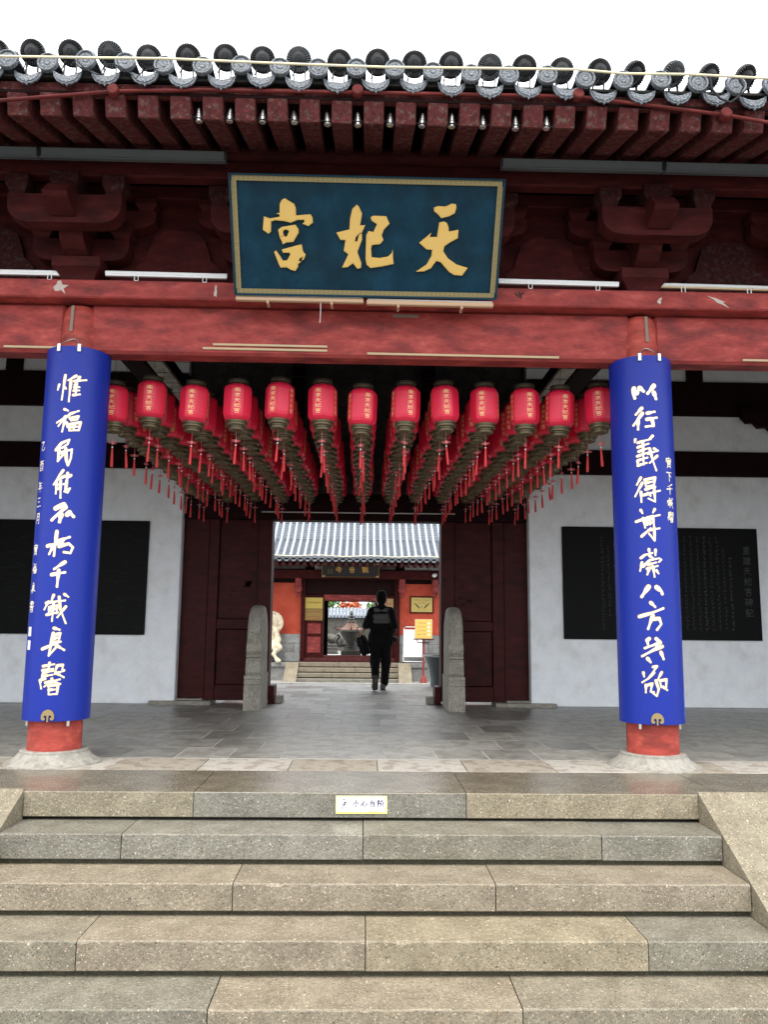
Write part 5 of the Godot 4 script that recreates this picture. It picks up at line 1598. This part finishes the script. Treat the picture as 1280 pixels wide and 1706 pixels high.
	B.call("step_core", M.dark_joint, -1.93, 1.11, -0.61, -0.16, -18.9, -18.67)
	for s in 2:
		var poly := PackedVector2Array([Vector2(18.55, 0.0), Vector2(17.62, -0.57), Vector2(17.62, -0.62), Vector2(18.55, -0.62)])
		part(t, "ramp_stone", extrude(poly, 0.4), M.granite_ramp, o + Vector3([-2.155, 1.335][s], 0, 0), Vector3(0, PI / 2, 0))
	# roof
	var roof := sub(t, "roof", o)
	var deck := PackedVector2Array([Vector2(17.9, 3.17), Vector2(19.3, 3.86), Vector2(21.2, 5.3), Vector2(23.6, 3.6), Vector2(23.6, 3.5), Vector2(21.2, 5.15), Vector2(19.3, 3.74), Vector2(17.9, 3.1)])
	part(roof, "roof_deck", extrude(deck, 11.8), M.dark_joint, Vector3(-0.39, 0, 0), Vector3(0, PI / 2, 0))
	part(roof, "ridge", box(Vector3(11.8, 0.45, 0.25), 0.04), M.tile, Vector3(-0.39, 5.45, -21.2))
	var path := [Vector3(0, 3.215, -17.88), Vector3(0, 3.53, -18.55), Vector3(0, 3.9, -19.3), Vector3(0, 4.5, -20.1), Vector3(0, 5.33, -21.15)]
	var row := begin()
	st_tube(row, path, 0.054, 10, true)
	var row_mesh := row.commit()
	var disc := lathe([Vector2(0.0, -0.01), Vector2(0.055, -0.01), Vector2(0.055, 0.008), Vector2(0.046, 0.012), Vector2(0.04, 0.004), Vector2(0.0, 0.008)], 14)
	var dp := PackedVector2Array()
	for i in 7:
		var u := -1.0 + i / 3.0
		dp.append(Vector2(u * 0.08, 0.02 - 0.03 * (1 - u * u)))
	for i in range(1, 8):
		var u := 1.0 - i / 4.0
		dp.append(Vector2(u * 0.08, 0.01 - 0.075 * sqrt(maxf(0.0, 1 - u * u))))
	var drip := extrude(dp, 0.012)
	var pans := begin()
	for i in 50:
		var x := -5.72 + i * 0.217
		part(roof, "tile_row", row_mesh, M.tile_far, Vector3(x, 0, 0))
		if i > 10 and i < 42:
			part(roof, "end_disc", disc, M.tile_carved, Vector3(x, 3.205, -17.865), Vector3(PI / 2, 0, 0))
			part(roof, "drip_tile", drip, M.tile_carved, Vector3(x + 0.1085, 3.15, -17.87))
			part(roof, "nail_cap", lathe([Vector2(0.014, 0.0), Vector2(0.014, 0.03), Vector2(0.0, 0.04)], 8), M.black_metal, Vector3(x, 3.28, -17.95), Vector3(0.4, 0, 0))
			B.call("rafter", M.red_worn, x - 0.05, x + 0.05, 3.0, 3.1, -18.9, -17.98)
		for k in 34:   # overlapping pan tiles
			var f := k / 34.0 * 3.9
			var seg := mini(int(f), 3)
			var a: Vector3 = path[seg].lerp(path[seg + 1], f - seg)
			var dirn: Vector3 = (path[seg + 1] - path[seg]).normalized()
			for q in 3:
				var u0 := -1.0 + q * 0.667
				var u1 := u0 + 0.667
				var off := Vector3(x + 0.1085, -0.022, 0)
				var p0 := a + off + Vector3(u0 * 0.07, 0.014 * u0 * u0 + 0.016, 0)
				var p1 := a + off + Vector3(u1 * 0.07, 0.014 * u1 * u1 + 0.016, 0)
				quad(pans, p0, p1, p1 + dirn * 0.14 - Vector3(0, 0.02, 0), p0 + dirn * 0.14 - Vector3(0, 0.02, 0), Vector3.UP)
				quad(pans, p0, p1, p1 - Vector3(0, 0.016, 0), p0 - Vector3(0, 0.016, 0), Vector3.BACK)
	part(roof, "pan_tiles", pans.commit(), M.tile_pan).set_meta("kind", "stuff")
	var rope := []
	for i in 41:
		rope.append(Vector3(-5.0 + i * 0.23, 3.27 + 0.02 * sin(i * 0.9), -17.84))
	part(roof, "rope_light", tube(rope, 0.012, 6), M.rope)
	# plaque of the far hall
	var G := glyphs()
	var img := Image.create(512, 128, false, Image.FORMAT_RGB8)
	img.fill(Color8(26, 24, 24))
	var gold := Color8(196, 150, 70)
	var keys := ["si", "yin", "guan"]
	for i in 3:
		glyph(img, G[keys[i]], 116 + i * 122, 30, 64, 64, 3.2, gold, 0.3)
	for x in [50, 78]:
		for k in 5:
			img.fill_rect(Rect2i(x, 56 + k * 10, 4, 7), gold)
	var q := thing("far_plaque", "dark wooden plaque with three gold characters on the far hall", "plaque", Vector3(-0.39, 2.67, -18.78), Vector3(0.12, 0, 0))
	part(q, "board", box(Vector3(1.86, 0.46, 0.04), 0.005), M.dark_wood, Vector3(0, 0.23, 0))
	part(q, "print", board_face(1.76, 0.38), printed(img, "far_plaque_print", 0.5), Vector3(0, 0.23, 0.0225))
	for s in [-1, 1]:
		for u in [0.03, 0.43]:
			part(q, "corner_fitting", box(Vector3(0.1, 0.06, 0.012), 0.004), M.brass, Vector3(s * 0.86, u, 0.028))
		part(q, "rim", box(Vector3(0.03, 0.34, 0.03), 0.005), M.bronze, Vector3(s * 0.905, 0.23, 0.02))
	for y in [0.014, 0.446]:
		part(q, "rim", box(Vector3(1.62, 0.022, 0.03), 0.005), M.bronze, Vector3(0, y, 0.02))


func make_shrub(called: String, label: String, at: Vector3, r: Vector3, leaf: Material, n: int, size: float) -> void:
	var t := thing(called, label, "shrub", at)
	part(t, "trunk", tube([Vector3(0, 0, 0), Vector3(0.04, r.y * 0.6, 0), Vector3(-0.03, r.y * 1.2, 0.02)], [0.06, 0.045, 0.02], 8), M.bark)
	var st := begin()
	for i in n:
		var d := Vector3(rng.randfn(), rng.randfn(), rng.randfn()).normalized() * pow(rng.randf(), 0.45)
		var clump := Vector3(sin(d.x * 7 + 1), sin(d.y * 6), cos(d.z * 7)) * 0.12
		var p := Vector3(0, r.y * 1.25, 0) + (d + clump) * r
		var u := Vector3(rng.randfn(), rng.randfn(), rng.randfn()).normalized() * size
		var w := u.cross(Vector3(rng.randfn(), rng.randfn(), rng.randfn())).normalized() * size * 0.45
		quad(st, p - u, p + w, p + u, p - w, Vector3(rng.randfn(), 1, rng.randfn()))
	part(t, "crown", st.commit(), leaf)


func make_court_things() -> void:
	# second court behind the far hall
	var c := structure("inner_court")
	part(c, "paving", box(Vector3(16, 0.1, 14), 0.0), M.court_paving, Vector3(-0.4, -0.06, -29.7))
	var w := thing("inner_court_wall", "grey wall with tiled coping beyond the far hall doorway", "wall", Vector3(0, 0, -31))
	part(w, "wall", box(Vector3(12, 1.55, 0.25), 0.01), M.dark_stone, Vector3(-2.0, 0.775, 0))
	for i in 40:
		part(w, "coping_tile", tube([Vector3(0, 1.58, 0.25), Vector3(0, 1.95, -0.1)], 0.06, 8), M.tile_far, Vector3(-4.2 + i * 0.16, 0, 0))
	part(w, "coping", box(Vector3(12, 0.04, 0.56), 0.005), M.tile_far, Vector3(-2.0, 1.72, 0.05), Vector3(0.81, 0, 0))
	part(w, "pillar", box(Vector3(1.5, 3.6, 0.5), 0.02), M.dark_stone, Vector3(1.25, 1.8, 0.6))
	make_shrub("flowering_shrub", "orange red flowering shrub behind the grey coping", Vector3(-0.55, 0.2, -32.0), Vector3(0.75, 1.1, 0.6), M.leaf_orange, 1500, 0.09)
	make_shrub("green_shrub", "bright green shrub behind the coping left of the orange shrub", Vector3(-1.75, 0.2, -32.4), Vector3(0.8, 1.15, 0.7), M.leaf_green, 1500, 0.1)
	make_shrub("leafy_shrub", "green shrub glimpsed right of the walking person", Vector3(0.55, 0.2, -32.6), Vector3(0.5, 1.1, 0.6), M.leaf_green, 700, 0.1)
	var rock := []
	for i in 14:
		var p := Vector3(rng.randf_range(-0.6, 0.5), rng.randf_range(0.05, 0.75), rng.randf_range(-0.3, 0.3))
		rock.append([p, p + Vector3(rng.randf_range(-0.2, 0.2), rng.randf_range(-0.2, 0.1), 0), rng.randf_range(0.1, 0.2), rng.randf_range(0.06, 0.14)])
	tag(part(self, "rockery", blob(rock, 0.04, 30.0), M.dark_stone, Vector3(-1.35, 0, -28.2)), "dark grey rockery left of the incense burner", "rockery")
	for k in 3:
		tag(part(self, "court_step", box(Vector3(1.2, 0.13, 0.4), 0.01), M.dark_stone, Vector3(-1.6, 0.055 + k * 0.13, -26.6 - k * 0.3)), "grey stone step in the inner court, %s from the bottom" % ORD[k], "step", "inner court steps")
	# incense burner
	var b := thing("incense_burner", "tall stone incense burner with tiered finial in the inner court", "incense burner", Vector3(-0.43, -0.01, -25.0))
	part(b, "pedestal", box(Vector3(0.78, 0.2, 0.78), 0.02), M.dark_stone, Vector3(0, 0.1, 0))
	part(b, "stem", lathe([Vector2(0.36, 0.2), Vector2(0.34, 0.26), Vector2(0.28, 0.28), Vector2(0.28, 0.34), Vector2(0.24, 0.36), Vector2(0.24, 0.44), Vector2(0.22, 0.46), Vector2(0.22, 0.56), Vector2(0.28, 0.62), Vector2(0.34, 0.72), Vector2(0.42, 0.84), Vector2(0.46, 0.9), Vector2(0.44, 0.93)], 16), M.dark_stone)
	var roof := part(b, "roof", lathe([Vector2(0.58, 0.98), Vector2(0.6, 1.0), Vector2(0.42, 1.06), Vector2(0.28, 1.16), Vector2(0.2, 1.26), Vector2(0.19, 1.28), Vector2(0.0, 1.29)], 6), M.burner_clay)
	for k in 6:
		var a := TAU * k / 6
		part(roof, "curled_corner", tube([Vector3(sin(a) * 0.45, 1.03, cos(a) * 0.45), Vector3(sin(a) * 0.62, 1.0, cos(a) * 0.62), Vector3(sin(a) * 0.72, 1.06, cos(a) * 0.72), Vector3(sin(a) * 0.68, 1.13, cos(a) * 0.68)], [0.05, 0.045, 0.035, 0.02], 6), M.burner_clay)
	part(b, "finial", lathe([Vector2(0.19, 1.28), Vector2(0.17, 1.34), Vector2(0.12, 1.36), Vector2(0.14, 1.41), Vector2(0.1, 1.44), Vector2(0.07, 1.46), Vector2(0.11, 1.52), Vector2(0.05, 1.58), Vector2(0.08, 1.62), Vector2(0.03, 1.7), Vector2(0.0, 1.76)], 14), M.dark_stone)
	for s in [-1, 1]:
		part(b, "handle", tube([Vector3(s * 0.24, 0.4, 0), Vector3(s * 0.5, 0.38, 0), Vector3(s * 0.58, 0.55, 0), Vector3(s * 0.46, 0.72, 0), Vector3(s * 0.55, 0.8, 0)], 0.05, 8), M.dark_stone)
	# stone figure left of the far stairs
	var V := func(x: float, y: float, z: float) -> Vector3: return Vector3(x, y, z)
	var f := thing("stone_statue", "pale weathered stone statue of a seated figure before the orange wall", "statue", Vector3(-2.95, -0.01, -18.8))
	var bones := [
		[V.call(0, 1.22, 0), V.call(0, 1.15, 0.04), 0.13, 0.11], [V.call(0, 1.0, 0), V.call(0, 0.62, 0), 0.19, 0.2], [V.call(-0.18, 0.98, 0), V.call(0.18, 0.98, 0), 0.1, 0.1],
		[V.call(0.24, 0.96, 0), V.call(0.32, 0.7, 0.02), 0.085, 0.07], [V.call(0.32, 0.7, 0.02), V.call(0.24, 0.5, 0.16), 0.07, 0.06], [V.call(-0.24, 0.96, 0), V.call(-0.32, 0.7, 0.02), 0.085, 0.07], [V.call(-0.32, 0.7, 0.02), V.call(-0.2, 0.5, 0.16), 0.07, 0.06],
		[V.call(0.1, 0.52, 0.05), V.call(0.35, 0.46, 0.22), 0.14, 0.11], [V.call(-0.1, 0.52, 0.05), V.call(-0.35, 0.46, 0.22), 0.14, 0.11], [V.call(0.35, 0.46, 0.22), V.call(0.2, 0.25, 0.26), 0.09, 0.05], [V.call(0.2, 0.25, 0.26), V.call(0.34, 0.06, 0.26), 0.045, 0.05], [V.call(0.34, 0.06, 0.26), V.call(0.4, 0.05, 0.3), 0.07, 0.05],
		[V.call(-0.3, 0.42, 0.12), V.call(0.3, 0.42, 0.12), 0.09, 0.09], [V.call(0.22, 0.96, 0.05), V.call(0.38, 0.45, 0.08), 0.05, 0.03]]
	part(f, "figure", blob(bones, 0.022, 40.0), M.white_stone)
	part(f, "halo", lathe([Vector2(0.0, -0.03), Vector2(0.34, -0.03), Vector2(0.37, 0.0), Vector2(0.34, 0.03), Vector2(0.0, 0.03)], 28), M.white_stone, Vector3(0.08, 1.22, -0.12), Vector3(PI / 2, 0, 0))
	part(f, "seat", lathe([Vector2(0.26, 0.0), Vector2(0.3, 0.04), Vector2(0.24, 0.1), Vector2(0.22, 0.22), Vector2(0.33, 0.34), Vector2(0.33, 0.38), Vector2(0.0, 0.39)], 18), M.dark_stone, Vector3(-0.05, 0, 0))
	# brass plates at the far door
	var plates := [[-1.56, 1.67, 0.57, 0.36, 0], [-1.56, 1.3, 0.57, 0.36, 1], [0.755, 1.3, 0.5, 0.72, 2]]
	for e in plates:
		var img := Image.create(128, 80, false, Image.FORMAT_RGB8)
		img.fill([Color8(196, 172, 88), Color8(150, 124, 72), Color8(172, 140, 96)][e[4]])
		for k in ([1] if e[4] == 0 else [0, 2, 3]):
			for i in 9:
				scribble(img, 14 + i * 11.5, 12 + k * 18, 9, 12, 1.0, Color8(60, 44, 20) if e[4] == 0 else Color8(130, 60, 40))
		var m := printed(img, "plate_print_%d" % e[4], 0.4)
		m.metallic = 0.25
		var t := thing("brass_plate", ["bright brass plate with dark writing on the far left door panel", "dull bronze plate with red writing below the bright brass plate", "tan plate on the far right door panel behind the walking person"][e[4]], "plate", Vector3(e[0], e[1], -19.165), Vector3.ZERO, "plates on the far door panels")
		part(t, "plate", box(Vector3(e[2], e[3], 0.012), 0.003), M.brass, Vector3(0, e[3] / 2, 0))
		part(t, "print", board_face(e[2] - 0.015, e[3] - 0.015), m, Vector3(0, e[3] / 2, 0.0085))
	# framed gold sign on the right wall
	var img := Image.create(256, 192, false, Image.FORMAT_RGB8)
	img.fill(Color8(196, 176, 104))
	for i in 12:
		scribble(img, 40 + i * 15, 24, 12, 14, 1.2, Color8(110, 96, 50))
	for i in 5:
		scribble(img, 88 + i * 17, 62, 14, 16, 1.4, Color8(170, 60, 40))
	for s in [-1, 1]:
		for k in 7:
			var a := k * 0.2
			brush(img, [128 + s * (28 + k * 5), 140 - k * 7, 128 + s * (50 + k * 7), 128 - k * 9], 0, 0, 100, 100, 5.0, Color8(84, 84, 46), 0.5)
	scribble(img, 112, 112, 32, 34, 2.0, Color8(70, 66, 40))
	for i in 8:
		scribble(img, 70 + i * 15, 162, 10, 8, 0.9, Color8(120, 104, 60))
	var gs := thing("gold_sign", "framed gold sign with laurel emblem on the orange wall", "sign", Vector3(1.92, 1.56, -19.17))
	part(gs, "frame", box(Vector3(0.76, 0.54, 0.03), 0.006), M.red_door, Vector3(0, 0.27, 0))
	part(gs, "print", board_face(0.68, 0.46), printed(img, "gold_sign_print", 0.35), Vector3(0, 0.27, 0.0175))
	# white A-frame board
	var ab := thing("sandwich_board", "white standing board on thin legs before the orange wall", "board", Vector3(1.62, -0.01, -18.75))
	part(ab, "panel", box(Vector3(0.6, 0.86, 0.03), 0.006), M.white_board, Vector3(0, 0.62, 0), Vector3(-0.08, 0, 0))
	for s in [-1, 1]:
		part(ab, "leg", tube([Vector3(s * 0.29, 1.12, -0.03), Vector3(s * 0.31, 0.0, 0.06)], 0.014, 8), M.white_plastic)
		part(ab, "foot", box(Vector3(0.07, 0.05, 0.09), 0.01), M.black_metal, Vector3(s * 0.31, 0.025, 0.06))
		part(ab, "top_joint", box(Vector3(0.05, 0.04, 0.05), 0.008), M.black_metal, Vector3(s * 0.28, 1.13, -0.03))
	part(ab, "top_bar", tube([Vector3(-0.28, 1.13, -0.03), Vector3(0.28, 1.13, -0.03)], 0.016, 8), M.white_plastic)
	part(ab, "foot_bar", tube([Vector3(-0.3, 0.05, 0.055), Vector3(0.3, 0.05, 0.055)], 0.014, 8), M.white_plastic)
	# yellow sign on a red post
	var yi := Image.create(128, 144, false, Image.FORMAT_RGB8)
	yi.fill(Color8(222, 178, 92))
	for k in 4:
		for i in 5:
			scribble(yi, 14 + i * 14, 18 + k * 30, 11, 11, 1.1, Color8(190, 80, 50) if k in [1, 2] else Color8(120, 90, 50))
		for y in range(-9, 10):
			for x in range(-9, 10):
				if x * x + y * y < 80:
					yi.set_pixel(104 + x, 26 + k * 30 + y, Color8(240, 238, 226))
	var ys := thing("post_sign", "yellow notice board on a slim red post by the far stairs", "sign", Vector3(1.9, -0.56, -18.1))
	part(ys, "foot", lathe([Vector2(0.15, 0.0), Vector2(0.15, 0.03), Vector2(0.09, 0.18), Vector2(0.05, 0.2), Vector2(0.0, 0.2)], 4, PI / 4, PI / 4 + TAU), M.red_pipe)
	part(ys, "post", tube([Vector3(0, 0.15, 0), Vector3(0, 1.36, 0)], 0.035, 10), M.red_pipe)
	part(ys, "board", box(Vector3(0.54, 0.6, 0.03), 0.006), M.tape, Vector3(0, 1.62, 0.03))
	part(ys, "print", board_face(0.5, 0.56), printed(yi, "notice_print", 0.5), Vector3(0, 1.62, 0.0475))
	part(ys, "tray", box(Vector3(0.62, 0.03, 0.12), 0.006), M.red_door, Vector3(0, 1.31, 0.06))
	for s in [-1, 1]:
		part(ys, "brace", tube([Vector3(0, 1.2, 0.02), Vector3(s * 0.18, 1.21, 0.03), Vector3(s * 0.2, 1.3, 0.04)], 0.016, 6), M.red_door)
	# glazed urn inside the rear of the gate
	var u := thing("glazed_urn", "large dark glazed urn with pale rim by the right door jamb", "urn", Vector3(1.66, 0, -8.85))
	part(u, "body", lathe([Vector2(0.0, 0.0), Vector2(0.3, 0.0), Vector2(0.31, 0.03), Vector2(0.33, 0.2), Vector2(0.38, 0.4), Vector2(0.44, 0.54), Vector2(0.46, 0.56), Vector2(0.43, 0.57), Vector2(0.4, 0.5), Vector2(0.0, 0.45)], 36), M.urn_glaze)
	part(u, "rim", lathe([Vector2(0.455, 0.56), Vector2(0.475, 0.565), Vector2(0.475, 0.585), Vector2(0.44, 0.59), Vector2(0.43, 0.57)], 36), M.grey_stone)
	# small camera on the far beam
	var cam := thing("security_camera", "small white security camera on the far beam at the right", "camera", Vector3(2.3, 2.72, -18.82))
	part(cam, "body", box(Vector3(0.13, 0.1, 0.16), 0.02), M.white_plastic, Vector3(0, 0.05, 0.05), Vector3(0.3, -0.3, 0))
	part(cam, "mount", box(Vector3(0.05, 0.1, 0.06), 0.008), M.white_plastic, Vector3(0, 0.03, -0.03))
